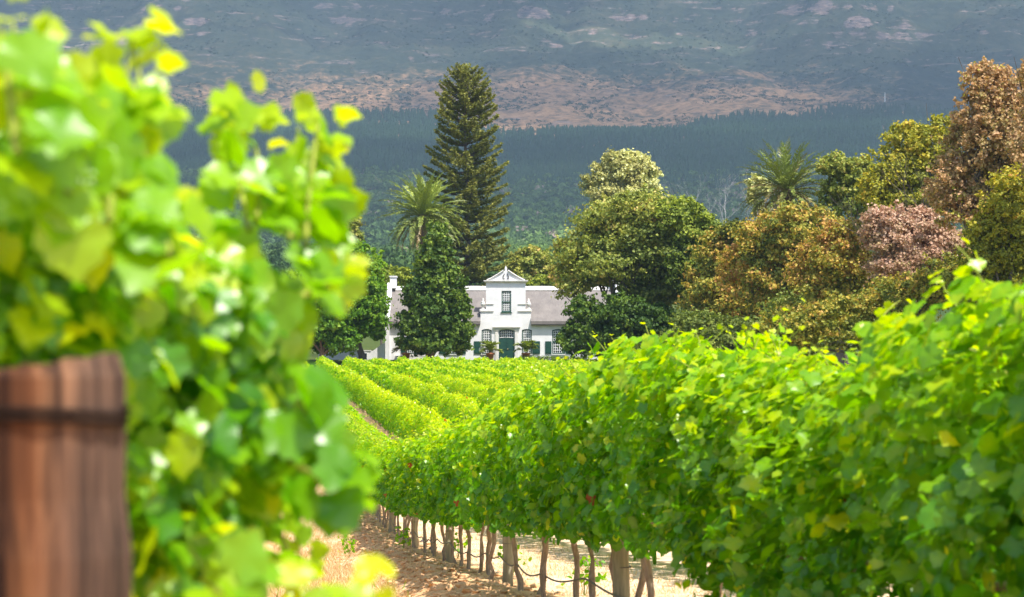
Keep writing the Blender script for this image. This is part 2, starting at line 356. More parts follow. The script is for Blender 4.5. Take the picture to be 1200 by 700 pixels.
# ------------------------------------------------------------------ ground sheet
def build_ground():
    a = np.concatenate([np.linspace(R(-23), R(23), 520), np.linspace(R(23), R(337), 64)[1:-1]])
    r = np.geomspace(0.25, 8000, 940)
    A, Rr = np.meshgrid(a, r, indexing='ij')
    x = (Rr * np.sin(A)); y = (Rr * np.cos(A))
    z = ground(x, y)
    z = z - (30 * sstep(2500, 2620, y) + 0.36 * np.maximum(y - 2620, 0)) * (y > 2500)
    u, v = uv(x, y)
    e = 0.22 * fbm(u * 1.5, v * 1.5, 51, 4) * 2
    inv = (v < 185) & (v > -30) & (u > -60) & (u < 48)
    alley = sstep(0.1, 0.4, u + e) * (1 - sstep(1.15, 1.5, u + e))
    beyond = sstep(2.35, 2.7, u + e)
    left = 1 - sstep(-1.0, -0.6, u + e)
    dry = np.where(v < 55, np.maximum(np.maximum(alley, beyond), left), 0.25 + 0.2 * fbm(u, v, 53, 3))
    meadow = np.where(inv, 0.0, 1.0)
    na, nr = A.shape
    V = np.stack([x, y, z], -1).reshape(-1, 3)
    i = np.arange(na)[:, None] * nr; i2 = ((np.arange(na) + 1) % na)[:, None] * nr; j = np.arange(nr - 1)[None]
    F = np.stack([i + j, i + j + 1, i2 + j + 1, i2 + j], -1).reshape(-1, 4)
    c = len(V); V = np.vstack([V, [0, 0, float(ground(0, 0))]])
    tri = np.stack([np.full(na, c), np.arange(na) * nr, ((np.arange(na) + 1) % na) * nr], -1)
    me = mesh_np('ground', V, [F[:, ::-1][:, [3, 2, 1, 0]] * 1, tri], M['ground'], smooth=True,
                 attrs={'dry': np.append(dry.ravel(), 0.5), 'meadow': np.append(meadow.ravel(), 0)})
    tag(link('ground', me), kind='structure')
build_ground()
def build_mountain():
    xs = np.linspace(-2900, 2900, 760); ys = np.linspace(2380, 7600, 600)
    X, Y = np.meshgrid(xs, ys, indexing='ij'); Z = mount(X, Y)
    gy = np.gradient(Z, ys, axis=1)
    rock = sstep(0.75, 1.7, gy) * sstep(690, 800, Z) * 0.8
    Z = Z - 30 * (1 - sstep(2390, 2500, Y))
    px = 600 + F_PX * X / Y; py = HORIZON - F_PX * Z / Y
    tan = 1 - sstep(0, 75, np.abs(py - 128) - 4)
    tan = tan * (0.45 + 0.5 * np.exp(-((px - 620) / 130) ** 2) + 0.32 * np.exp(-((px - 860) / 160) ** 2) + 0.3 * np.exp(-((px - 390) / 110) ** 2))
    tan = np.maximum(tan, (1 - sstep(0, 6, np.abs(py - 138) - 10)) * sstep(560, 620, px) * (1 - sstep(1000, 1050, px)) * 0.85) * (1 - sstep(1020, 1100, px) * .6)
    na, nr = X.shape
    i = np.arange(na - 1)[:, None] * nr; j = np.arange(nr - 1)[None]
    F = np.stack([i + j, i + nr + j, i + nr + j + 1, i + j + 1], -1).reshape(-1, 4)
    me = mesh_np('mountain', np.stack([X, Y, Z], -1).reshape(-1, 3), F, M['mountain'], smooth=True, attrs={'rock': rock.ravel(), 'tan': tan.ravel()})
    tag(link('mountain', me), kind='structure')
build_mountain()

# haze: the air between the vineyard and the mountain
def build_haze():
    b = MB(); b.box(-8300, 8300, -8300, 8300, -12, 1720)
    m = new_mat('haze'); N = NT(m); p = N.n("ShaderNodeVolumePrincipled")
    p.inputs['Color'].default_value = (0.56, 0.77, 1.0, 1); p.inputs['Density'].default_value = 0.00010; p.inputs['Anisotropy'].default_value = 0.0
    o = N.n("ShaderNodeOutputMaterial"); N.l(p.outputs[0], o.inputs['Volume'])
    tag(b.build('haze', m), kind='stuff')
build_haze()

# the cloud bank over the mountain that keeps its face in shade (above the frame)
def build_cloud():
    import bmesh
    g = np.random.default_rng(8); bm = bmesh.new(); bmesh.ops.create_icosphere(bm, subdivisions=4, radius=1)
    IV = np.array([q.co for q in bm.verts]); IF = np.array([[q.index for q in f.verts] for f in bm.faces]); bm.free(); parts = []
    for k in range(46):
        c = np.array([-5200 + 9000 * g.random(), 900 + 5600 * g.random(), 2500 + 250 * g.random()]); r = (500 + 500 * g.random()) * np.array([1.2, 1.1, .42])
        d = 1 + .5 * fbm(IV[:, 0] * 2 + k, IV[:, 1] * 2 + IV[:, 2] * 1.7, 90 + k, 5)
        parts.append((IV * d[:, None] * r + c, IF, .5))
    V, F, T = merge(parts)
    m = new_mat('cloud'); N = NT(m); d = N.n("ShaderNodeBsdfDiffuse"); d.inputs[0].default_value = (0.85, 0.86, 0.88, 1); tr = N.n("ShaderNodeBsdfTransparent")
    mx = N.n("ShaderNodeMixShader"); mx.inputs[0].default_value = 0.28; N.l(tr.outputs[0], mx.inputs[1]); N.l(d.outputs[0], mx.inputs[2]); N.out(mx.outputs[0])
    tag(link('cloud', mesh_np('cloud', V, F, m, T, True)), 'grey cloud bank hanging over the mountain', 'cloud', kind='stuff')
build_cloud()

# ------------------------------------------------------------------ far woods (stuff)
def stamp(templates, pos, scale, rot, tint):
    """place copies of (V,F,t) templates by numpy and return one V,F,T"""
    k = rng.integers(0, len(templates), len(pos)); parts = []
    for i, (V, F, t) in enumerate(templates):
        q = np.where(k == i)[0]
        if not len(q): continue
        c, s = np.cos(rot[q]), np.sin(rot[q]); sc = scale[q]
        x = V[None, :, 0] * c[:, None] - V[None, :, 1] * s[:, None]; y = V[None, :, 0] * s[:, None] + V[None, :, 1] * c[:, None]
        P = np.stack([x * sc[:, None, 0], y * sc[:, None, 0], V[None, :, 2] * sc[:, None, 1]], -1) + pos[q][:, None]
        FF = (F[None] + (np.arange(len(q)) * len(V))[:, None, None]).reshape(-1, F.shape[1])
        parts.append((P.reshape(-1, 3), FF, np.clip(t[None] * 0.55 + tint[q][:, None], 0, 1).ravel()))
    return merge(parts)
def pine_template(seed):
    g = np.random.default_rng(seed); V, F, T = [], [], []; n = 0
    for k in range(5):
        z0 = 0.12 + 0.17 * k; r = 0.23 * (1 - 0.17 * k); sd = 7
        a = np.linspace(0, 2 * np.pi, sd, endpoint=False) + g.random() * 6
        rr = r * (0.65 + 0.6 * g.random(sd))
        ring = np.stack([rr * np.cos(a), rr * np.sin(a), z0 + 0.08 * (g.random(sd) - .5)], -1)
        V.append(np.vstack([ring, [0, 0, z0 + 0.34 if k < 4 else 1.0]])); 
        F += [(n + i, n + (i + 1) % sd, n + sd) for i in range(sd)]; n += sd + 1; T.append(np.r_[np.full(sd, 0.75), 0.35])
    return np.concatenate(V), np.array(F), np.concatenate(T)
def blob_template(seed, n=75, ls=1.0):
    g = np.random.default_rng(seed)
    d = nrm(g.normal(size=(n, 3))); d[:, 2] = np.abs(d[:, 2]) * 0.95 - 0.25
    lob = nrm(g.normal(size=(6, 3))); bump = 0.72 + 0.34 * np.maximum(0, (d @ lob.T)).max(1) ** 3
    pos = d * bump[:, None] * np.array([0.5, 0.5, 0.42]) * (0.85 + 0.2 * g.random((n, 1))) + np.array([0, 0, 0.55])
    V, F = scatter(PEN_V, PEN_F, pos, d + 0.5 * g.normal(size=(n, 3)), g.normal(size=(n, 3)), ls * (0.22 + 0.14 * g.random(n)))
    t = np.repeat(0.2 + 0.5 * g.random(n), len(PEN_V))
    V2, F2 = scatter(PEN_V * np.array([.35, 1, 1]), PEN_F, np.array([[0, 0, 0.0], [0.0, 0, 0]]), np.array([[1, 0, 0], [0, 1, 0.0]]), np.array([[0, 0, 1.0], [0, 0, 1.0]]), np.array([0.5, 0.5]))
    return merge([(V, F, t), (V2, F2, 0.0)])
def build_woods():
    # pine plantation on the foot of the mountain
    n = 30000
    Y = 2330 + 1330 * rng.random(n) ** 0.9; X = (rng.random(n) * 2 - 1) * (0.36 * Y + 120)
    px = 600 + F_PX * X / Y
    top = np.interp(px, [-200, 430, 520, 585, 625, 760, 1000, 1060, 1500], [3590, 3610, 3560, 3230, 3250, 3390, 3560, 3560, 3520]) + 90 * fbm(px / 25, px * 0, 61, 3)
    bot = np.interp(px, [-200, 300, 400, 600, 800, 1000, 1400], [2450, 2480, 2520, 2430, 2380, 2380, 2380]) + 140 * fbm(px / 60, px * 0, 62, 3)
    k = (Y < top) & (Y > bot); X, Y = X[k], Y[k]
    Z = mount(X, Y); sc = 13 + 7 * rng.random(len(X)); bald = fbm(X / 180, Y / 260, 63, 3)
    T = 0.12 + 0.5 * np.clip(bald + 0.2, 0, 1) + 0.1 * rng.random(len(X))
    V, F, TT = stamp([pine_template(s) for s in range(5)], np.stack([X, Y, Z - 1], -1), np.stack([sc * 1.15, sc], -1), rng.random(len(X)) * 6.3, T)
    o = link('pine_forest', mesh_np('pine_forest', V, F, M['forest'], TT)); tag(o, 'dark blue green pine plantation below the mountain slope', 'forest', kind='stuff')
    # mixed woodland between the garden and the pines
    n = 15000
    Y = 420 + 2180 * rng.random(n) ** 0.75; X = (rng.random(n) * 2 - 1) * (0.37 * Y + 40)
    px = 600 + F_PX * X / Y
    clear = fbm(X / 110, Y / 160, 71, 3)
    k = ((Y < 2520) & ((clear < 0.16) | (Y > 1500))); X, Y, clear = X[k], Y[k], clear[k]; px = px[k]
    Z = ground(X, Y, False); Z = np.where(Y > 2450, mount(X, Y), Z)
    sc = (7 + 6 * rng.random(len(X))) * (0.8 + 0.35 * sstep(600, 1600, Y))
    patch = fbm(X / 140, Y / 220, 73, 3)
    py = HORIZON - F_PX * Z / Y
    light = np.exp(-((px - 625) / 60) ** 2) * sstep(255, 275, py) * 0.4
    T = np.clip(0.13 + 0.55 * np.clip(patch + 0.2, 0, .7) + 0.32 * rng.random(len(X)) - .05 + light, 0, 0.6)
    grey = (rng.random(len(X)) < 0.05 + 0.6 * np.exp(-((px - 890) / 50) ** 2 - ((py - 232) / 26) ** 2)); T = np.where(grey, 0.75, T)
    hs = sc * (0.85 + 0.4 * rng.random(len(X))); ro = rng.random(len(X)) * 6.3; P = np.stack([X, Y, Z - 0.4], -1); S2 = np.stack([sc, hs], -1); nr = Y < 1150
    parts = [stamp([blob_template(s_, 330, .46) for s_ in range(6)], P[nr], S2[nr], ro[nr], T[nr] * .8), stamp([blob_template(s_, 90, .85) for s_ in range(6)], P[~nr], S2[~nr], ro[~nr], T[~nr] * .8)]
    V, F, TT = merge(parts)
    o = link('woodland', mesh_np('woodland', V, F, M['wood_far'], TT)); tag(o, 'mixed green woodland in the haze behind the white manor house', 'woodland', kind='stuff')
    # fynbos shrubs dotted over the tan slope
    n = 30000
    Y = 3250 + 2100 * rng.random(n); X = (rng.random(n) * 2 - 1) * (0.34 * Y)
    px = 600 + F_PX * X / Y
    k = (Y > np.interp(px, [430, 520, 585, 625, 760, 1000], [3610, 3560, 3230, 3250, 3390, 3560])) & (fbm(X / 90, Y / 150, 81, 3) > -0.05); X, Y = X[k], Y[k]
    s = 2 + 5 * rng.random(len(X)) ** 2.5
    b = [blob_template(s_, 16) for s_ in range(20, 24)]
    V, F, TT = stamp(b, np.stack([X, Y, mount(X, Y) - 0.6], -1), np.stack([s * 1.5, s], -1), rng.random(len(X)) * 6.3, 0.2 + 0.3 * rng.random(len(X)))
    o = link('mountain_shrubs', mesh_np('mountain_shrubs', V, F, M['shrub'], TT)); tag(o, 'small dark shrubs dotted over the tan mountain slope', 'shrubs', kind='stuff')
build_woods()
def build_mast():
    t = empty('mast', tuple(np.array(PT(1037, 134, 3700))))
    z = float(mount(t.location.x, 3700.0)); t.location.z = z
    b = MB(); b.tube([(0, 0, -1), (0, 0, 26), (0, 0, 30)], [1.1, .8, .5], 8); b.build('pole', M['white'], t)
    b = MB(); b.box(-2.2, 2.2, -2, 2, -1, 4); b.build('base', M['white'], t)
    tag(t, 'thin white mast on the tan slope above the pine forest edge', 'mast')
build_mast()

# ------------------------------------------------------------------ Cape Dutch manor house
HY = 196.0
HX = (592.5 - 600) / F_PX * HY; HZ = (HORIZON - 421) / F_PX * HY
def build_house():
    h = empty('manor_house', (HX, HY, HZ))
    tag(h, 'white Cape Dutch manor house with grey thatched roof and green shutters', 'house')
    def cells(b, x0, x1, z0, z1, holes, y=0.0, depth=0.28):
        xs = sorted({x0, x1} | {v for q in holes for v in q[:2]}); zs = sorted({z0, z1} | {v for q in holes for v in q[2:]})
        for i in range(len(xs) - 1):
            for j in range(len(zs) - 1):
                cx, cz = (xs[i] + xs[i + 1]) / 2, (zs[j] + zs[j + 1]) / 2
                if any(q[0] < cx < q[1] and q[2] < cz < q[3] for q in holes): continue
                b.add([(xs[i], y, zs[j]), (xs[i + 1], y, zs[j]), (xs[i + 1], y, zs[j + 1]), (xs[i], y, zs[j + 1])], [(0, 1, 2, 3)])
        for a, c, d, e in holes:
            b.add([(a, y, d), (c, y, d), (c, y, e), (a, y, e), (a, y + depth, d), (c, y + depth, d), (c, y + depth, e), (a, y + depth, e)],
                  [(0, 4, 5, 1), (1, 5, 6, 2), (2, 6, 7, 3), (3, 7, 4, 0)])
    big = [(-10.2, -8.87), (-6.19, -4.86), (4.86, 6.19), (8.87, 10.2)]
    small = [(-2.5, -1.47), (1.7, 2.73)]
    wz0, wz1 = 0.53, 3.14
    DX0, DX1, DZ = -0.72, 0.92, 3.12
    WX0, WX1, WZ0, WZ1 = -0.42, 0.58, 4.92, 7.12
    holes = [(a, c, wz0, wz1) for a, c in big + small] + [(DX0, DX1, -0.4, DZ)]
    L, Rr, D, E = -12.1, 11.65, 8.4, 4.1
    b = MB(); cells(b, L, Rr, -1.2, E, [(a, c, max(d, -1.2), e) for a, c, d, e in holes])
    b.add([(L, 0, -1.2), (L, D, -1.2), (L, D, E), (L, 0, E)], [(3, 2, 1, 0)][::1]); b.add([(Rr, 0, -1.2), (Rr, D, -1.2), (Rr, D, E), (Rr, 0, E)], [(0, 1, 2, 3)])
    b.add([(L, D, -1.2), (Rr, D, -1.2), (Rr, D, E), (L, D, E)], [(3, 2, 1, 0)])
    b.box(L, Rr, 0.6, 0.65, -1.2, E - .05)                       # back of the recesses
    b.build('wall', M['white'], h)
    # thatched roof, left and right of the front gable, and the cross roof behind the gable
    slope = (7.55 - 3.95) / 4.6
    def roof_prof(y0): return [(y0, 3.95 + slope * (y0 + .4)), (4.2, 7.55), (8.8, 3.95), (8.8, 3.7), (4.2, 7.25), (y0, 3.70 + slope * (y0 + .4))]
    r = MB()
    def ground_roof(x0, x1, y0): r.prism_x([(y0, 3.95 + slope * (y0 + .4)), (y0, 3.62 + slope * (y0 + .4)), (4.2, 7.2), (8.8, 3.62), (8.8, 3.95), (4.2, 7.55)], x0, x1)
    ground_roof(L - .05, -2.62, -0.4); ground_roof(2.62, Rr + .05, -0.4); ground_roof(-2.62, 2.62, 0.5)
    r.prism([(-2.0, 5.3), (2.0, 5.3), (0, 7.45)], 0.45, 4.0)
    ro = r.build('roof', M['thatch'], h)
    c = MB(); g = np.random.default_rng(3); x = L + .3
    while x < Rr - .3:                                           # the plastered ridge, a little uneven
        w = 0.9 + g.random() * .5; dz = g.random() * .05
        c.prism_x([(3.85, 7.38), (4.2, 7.33), (4.55, 7.38), (4.42, 7.72 + dz), (4.2, 7.8 + dz), (3.98, 7.72 + dz)], x, min(x + w, Rr - .3)); x += w
    c.build('ridge_cap', M['mould'], ro)
    e = MB(); 
    for x0, x1 in ((L + .05, -2.66), (2.66, Rr - .05)): e.box(x0, x1, -0.38, -0.02, 3.52, 3.64)
    e.build('eaves_board', M['dark_trim'], ro)
    # front gable
    gb = MB(); cells(gb, -2.05, 2.09, E, 8.02, [(WX0, WX1, WZ0, WZ1)])
    gb.add([(-2.05, 0, E), (-2.05, .45, E), (-2.05, .45, 8.02), (-2.05, 0, 8.02)], [(3, 2, 1, 0)]); gb.add([(2.09, 0, E), (2.09, .45, E), (2.09, .45, 8.02), (2.09, 0, 8.02)], [(0, 1, 2, 3)])
    gb.box(-2.05, 2.09, 0.42, 0.47, E, 8.02)
    for s0, s1 in ((-2.62, -2.05), (2.09, 2.66)): gb.box(s0, s1, 0.0, 0.45, E, 5.15)
    ga = gb.build('front_gable', M['white'], h)
    p = MB(); t = np.linspace(0, 1, 9)
    left = [(-1.95 + 1.72 * k, 8.22 + 0.98 * k ** 1.25) for k in t]; right = [(-x_ + .04, z_) for x_, z_ in left[::-1]]
    p.prism([(2.0, 8.2), ] + right[::-1][:0] + [], 0, 0) if False else None
    p.prism([(-1.95, 8.2)] + [(1.99, 8.2)] + right[::-1][::1] + left[::-1][0:], -0.02, 0.42)
    p.build('pediment', M['white'], ga)
    m = MB()
    m.box(-2.2, 2.24, -0.14, 0.5, 8.02, 8.12); m.box(-2.3, 2.34, -0.24, 0.55, 8.12, 8.22)
    for sx in (-1, 1):                                            # raking mouldings, shoulder mouldings
        pts = [(sx * (1.98 - 1.75 * k) + .02, -0.08, 8.27 + 1.0 * k ** 1.25) for k in t]; m.tube(pts, 0.075, 6)
        x0, x1 = (-2.72, -1.25) if sx < 0 else (1.29, 2.76)
        m.box(x0, x1, -0.09, 0.0, 4.98, 5.1)
        x0, x1 = (-2.12, -1.25) if sx < 0 else (1.29, 2.16)
        m.box(x0, x1, -0.07, 0.0, 5.72, 5.8)
        x0, x1 = (-2.72, -2.02) if sx < 0 else (2.06, 2.76); m.box(x0, x1, 0.004, 0.5, 5.15, 5.24)
    m.build('cornice', M['mould'], ga)
    s = MB()
    for sx in (-1, 1): s.tube([(sx * .1 + .02, -.05, 8.36), (sx * .3 + .02, -.06, 8.42), (sx * .27 + .02, -.06, 8.66), (sx * .12 + .02, -.05, 8.92)], [.04, .07, .06, .03], 6)
    s.build('scroll_emblem', M['dark_trim'], ga)
    f = MB(); f.lathe([(.16, 0), (.2, .08), (.1, .14), (.15, .26), (.11, .4), (.05, .5), (.06, .56), (.02, .62)], (.02, .2, 9.12)); f.build('finial', M['mould'], ga, True)
    for sx in (-2.36, 2.4):
        f = MB(); f.lathe([(.2, 0), (.22, .08), (.1, .14), (.12, .22), (.25, .42), (.27, .56), (.2, .66), (.22, .7), (.1, .82), (.07, .92), (.1, 1.0), (.03, 1.1)], (sx, .22, 5.24)); f.build('urn', M['mould'], ga, True)
    # windows
    def window(x0, x1, z0, z1, cols, rows, parent, name='window', arch=0.12, split=0.5):
        f = MB(); w = .115; y0, y1 = 0.05, 0.2
        f.box(x0, x0 + w, y0, y1, z0, z1); f.box(x1 - w, x1, y0, y1, z0, z1); f.box(x0 + w, x1 - w, y0, y1, z0, z0 + w)
        zm = z0 + (z1 - z0) * split; f.box(x0 + w, x1 - w, y0 - .02, y1, zm - .06, zm + .06)
        n = 8; top = [(x0 + (x1 - x0) * k / n, z1 - arch * (2 * k / n - 1) ** 2) for k in range(n + 1)]
        low = [(x_, z_ - .12) for x_, z_ in top]
        for k in range(n): f.prism([low[k], low[k + 1], top[k + 1], top[k]], y0, y1)
        fr = f.build(name, M['green_paint'], parent)
        g_ = MB(); g_.box(x0 + w, x1 - w, 0.13, 0.15, z0 + w, z1 - .1); g_.build('pane', M['glass'], fr)
        q = MB(); t_ = .032
        for a, c_, yy in ((z0 + w, zm - .06, .10), (zm + .06, z1 - arch - .09 if arch else z1 - .12, .08)):
            q.box(x0 + w, x0 + w + .05, yy, yy + .028, a, c_); q.box(x1 - w - .05, x1 - w, yy, yy + .028, a, c_)
            for k in range(1, cols):
                xx = x0 + w + (x1 - x0 - 2 * w) * k / cols; q.box(xx - t_, xx + t_, yy, yy + .028, a, c_ + (.05 if yy < .09 else 0))
            for k in range(0, rows + 1):
                zz = a + (c_ - a) * k / rows; q.box(x0 + w + .05, x1 - w - .05, yy - .003, yy + .025, zz - t_, zz + t_)
        q.build('muntins', M['muntin'], fr)
        sp = MB()                                                # white plaster over the segmental arch
        for k in range(n): sp.prism([top[k], top[k + 1], (top[k + 1][0], z1 + .001), (top[k][0], z1 + .001)] if k not in (-1,) else [], 0.004, y1)
        sp.build('arch_plaster', M['white'], fr)
        sl = MB(); sl.box(x0 - .08, x1 + .08, -0.09, 0.05, z0 - .09, z0 - .004); sl.build('sill', M['green_paint'] if name != 'window' or parent is ga else M['mould'], fr)
    for a, c_ in big: window(a, c_, wz0, wz1, 5, 4, h)
    for a, c_ in small: window(a, c_, wz0, wz1, 4, 4, h)
    window(WX0, WX1, WZ0, WZ1, 4, 4, ga, arch=0.0, split=0.48)
    # lower shutters folded back on the wall
    def shutter(x0, x1):
        s_ = MB(); z0, z1 = 0.55, 1.86
        s_.box(x0, x1, -0.07, -0.02, z0, z1)
        s_.box(x0 + .08, x1 - .08, -0.09, -0.07, z0 + .1, z0 + .6); s_.box(x0 + .08, x1 - .08, -0.09, -0.07, z0 + .7, z1 - .1)
        s_.build('shutter', M['green_paint'], h)
    shutter(-3.3, -2.56); shutter(2.79, 3.6)
    for a, c_ in big: shutter(a - .72, a - .06); shutter(c_ + .06, c_ + .72)
    # door with fanlight and plaster surround
    d = MB(); zd = 2.08
    d.box(DX0, DX0 + .09, .06, .22, -.4, DZ - .08); d.box(DX1 - .09, DX1, .06, .22, -.4, DZ - .08)
    n = 10; arc = [(DX0 + .09 + (DX1 - DX0 - .18) * k / n, zd + .02 + .1 * (1 - (2 * k / n - 1) ** 2)) for k in range(n + 1)]
    for k in range(n): d.prism([(arc[k][0], -.4), (arc[k + 1][0], -.4), arc[k + 1], arc[k]], .12, .2)
    mid = (DX0 + DX1) / 2
    for x0, x1 in ((DX0 + .16, mid - .06), (mid + .06, DX1 - .16)):
        d.box(x0, x1, .095, .12, 0.1, .85); d.box(x0, x1, .095, .12, 1.0, 1.9)
    d.box(mid - .025, mid + .025, .09, .12, -.3, 2.1)
    dr = d.build('door', M['green_paint'], h)
    k_ = MB(); k_.lathe([(.02, 0), (.045, .03), (.045, .07), (.01, .09)], (mid + .12, .07, 1.0)); k_.build('handle', M['brass'], dr, True)
    fl = MB(); fl.box(DX0 + .09, DX1 - .09, .15, .17, zd, DZ - .08)
    fo = fl.build('fanlight', M['glass'], h)
    q = MB()
    for k in range(0, 8):
        xx = DX0 + .11 + (DX1 - DX0 - .22) * k / 7; q.box(xx - .022, xx + .022, .11, .14, zd + .14, DZ - .17)
    for zz in (zd + .18, zd + .45, zd + .7): q.tube([(x_, .118, zz + (z_ - zd) * .6 - .05) for x_, z_ in arc], .022, 4)
    q.build('muntins', M['muntin'], fo)
    q = MB(); top = [(DX0 + (DX1 - DX0) * k / n, DZ - .16 * (2 * k / n - 1) ** 2) for k in range(n + 1)]
    for k in range(n): q.prism([(top[k][0], top[k][1] - .1), (top[k + 1][0], top[k + 1][1] - .1), top[k + 1], top[k]], .06, .2)
    q.build('frame', M['green_paint'], fo)
    q = MB()
    for k in range(n): q.prism([top[k], top[k + 1], (top[k + 1][0], DZ + .001), (top[k][0], DZ + .001)], .004, .2)
    q.build('arch_plaster', M['white'], fo)
    su = MB()
    for x0, x1 in ((DX0 - .36, DX0 - .06), (DX1 + .06, DX1 + .36)):
        su.box(x0, x1, -.08, 0.0, -.6, 3.0); su.box(x0 - .05, x1 + .05, -.12, 0.0, 2.95, 3.1)
    su.box(DX0 - .5, DX1 + .5, -.16, 0.0, 3.18, 3.3); su.box(DX0 - .6, DX1 + .6, -.24, 0.0, 3.3, 3.42)
    su.prism([(mid - .75, 3.42), (mid + .75, 3.42), (mid + .45, 3.54), (mid + .15, 3.64), (mid - .15, 3.64), (mid - .45, 3.54)], -.14, 0.0)
    su.build('door_surround', M['mould'], h)
    # end gables with their parapets and chimneys
    prof = [(-.35, -1.2), (8.75, -1.2), (8.75, 4.3), (8.2, 5.1), (7.3, 5.3), (6.8, 6.4), (5.9, 6.7), (5.4, 7.9), (4.9, 8.15), (3.5, 8.15), (3.0, 7.9), (2.5, 6.7), (1.6, 6.4), (1.1, 5.3), (.2, 5.1), (-.35, 4.3)]
    for x0, x1, cx0, cx1 in ((L - .45, L, L - .2, L + .45), (Rr, Rr + .45, Rr - .45, Rr + .2)):
        q = MB(); q.prism_x(prof, x0, x1); eg = q.build('end_gable', M['white'], h)
        q = MB(); q.box(cx0, cx1, 3.6, 4.8, 7.6, 8.75); q.box(cx0 - .07, cx1 + .07, 3.53, 4.87, 8.75, 8.9); q.build('chimney', M['white'], eg)
    q = MB(); q.box(L - .85, L - .47, -0.1, -0.04, 5.2, 6.4); q.box(L - .55, L - .47, -0.06, 0.0, 5.3, 5.4); q.box(L - .80, L - .52, -.12, -.1, 5.3, 6.3); q.build('shutter', M['green_paint'], h)
    q = MB(); q.box(L + .6, L + 3.9, -.35, -.0, .28, .36); q.box(L + .7, L + 3.8, -.33, -.02, -.4, .28); q.build('bench_ledge', M['mould'], h)
    # plinth and terrace in front
    q = MB(); q.box(L - 1, Rr + 1, -3.2, -0.002, -1.4, -0.18); q.build('terrace', M['mould'], h)
build_house()
def build_yard():
    w = empty('garden_wall', (HX - 12.6, HY + .6, HZ)); tag(w, 'low white garden wall with a curved end joining the left gable', 'wall')
    b = MB(); t = np.linspace(0, 1, 7)
    ramp = [(-1.5 + 1.45 * k, 0.85 + 0.85 * sstep(0, 1, k)) for k in t]
    b.prism([(-7, -1.2), (-.05, -1.2)] + [(float(x), float(z)) for x, z in ramp[::-1]] + [(-7, .85)], 0, .4); b.build('wall', M['white'], w)
    b = MB(); b.box(-7, -1.5, -.06, .46, .85, .95); b.build('coping', M['mould'], w)
    b = MB(); b.box(-2.6, -1.85, -.06, .02, -.1, .7); f = b.build('window', M['muntin'], w)
    b = MB(); b.box(-2.52, -1.93, -.075, -.06, -.02, .62); b.build('pane', M['glass'], f)
    # potted palms on the terrace
    spots = [(574.5, 'terracotta pot with a small palm, left of the green door'), (616.3, 'terracotta pot with a leaning palm, right of the green door'), (476, 'terracotta pot with a yellowed palm, far left by the conical tree')]
    for i, (px, lab) in enumerate(spots):
        p = empty('potted_palm', (float(PT(px, 0, HY - 1.6)[0]), HY - 1.6, HZ - .18)); tag(p, lab, 'potted plant', 'potted palms along the house front')
        b = MB(); b.lathe([(.26, 0), (.30, .05), (.38, .62), (.46, .64), (.47, .78), (.41, .8), (.38, .7)], sides=20); b.build('pot', M['terracotta'], p, True)
        g = np.random.default_rng(40 + i); parts = []
        for k in range(15):
            az = g.random() * 6.28; parts += frond((0, 0, .95), az, R(25 + 60 * g.random()), 1.25 + .5 * g.random(), 1.5, 16, .34, g, .75 if i < 2 else .2)
        V, F, T = merge(parts); link('fronds', mesh_np('fronds', V, F, M['palm'], T), p)
        b = MB(); b.tube([(0, 0, .68), (.02, 0, .85), (0, 0, 1.0)], [.11, .1, .07], 8); b.build('stem', M['palm_bark'], p)
    d = empty('satellite_dish', (float(PT(565, 0, HY - 1.0)[0]), HY - 1.0, HZ - .18)); tag(d, 'round white dish on a thin post beside the left potted palm', 'dish')
    b = MB(); b.tube([(0, .06, 0), (0, .06, .8)], .03, 8); b.build('post', M['muntin'], d)
    b = MB(); a = np.linspace(0, 2 * np.pi, 24, endpoint=False)
    rings = [(0.02, .05), (.2, .035), (.34, .0)]; V = []
    for r_, y_ in rings: V += [(r_ * math.cos(t_), y_, 1.12 + r_ * math.sin(t_)) for t_ in a]
    for r_, y_ in rings[::-1]: V += [(r_ * math.cos(t_), y_ + .03, 1.12 + r_ * math.sin(t_)) for t_ in a]
    F = [tuple(range(24))] + [(i * 24 + j, (i + 1) * 24 + j, (i + 1) * 24 + (j + 1) % 24, i * 24 + (j + 1) % 24) for i in range(5) for j in range(24)] + [tuple(range(143, 119, -1))]
    b.add(V, F); b.build('bowl', M['white'], d, True)
    hd = empty('clipped_hedge', (float(PT(650, 0, HY - 2.6)[0]), HY - 2.6, HZ - .3)); tag(hd, 'low clipped dark hedge in front of the right windows', 'hedge')
    g = np.random.default_rng(5); n = 2600
    pos = np.stack([(g.random(n) * 2 - 1) * 3.6, (g.random(n) * 2 - 1) * .35, .05 + g.random(n) * .5], -1)
    V, F = scatter(DIA_V, DIA_F, pos, g.normal(size=(n, 3)) + [0, -.5, .6], g.normal(size=(n, 3)), .1 + .06 * g.random(n))
    link('foliage', mesh_np('foliage', V, F, M['dark'], np.repeat(g.random(n), 4)), hd)

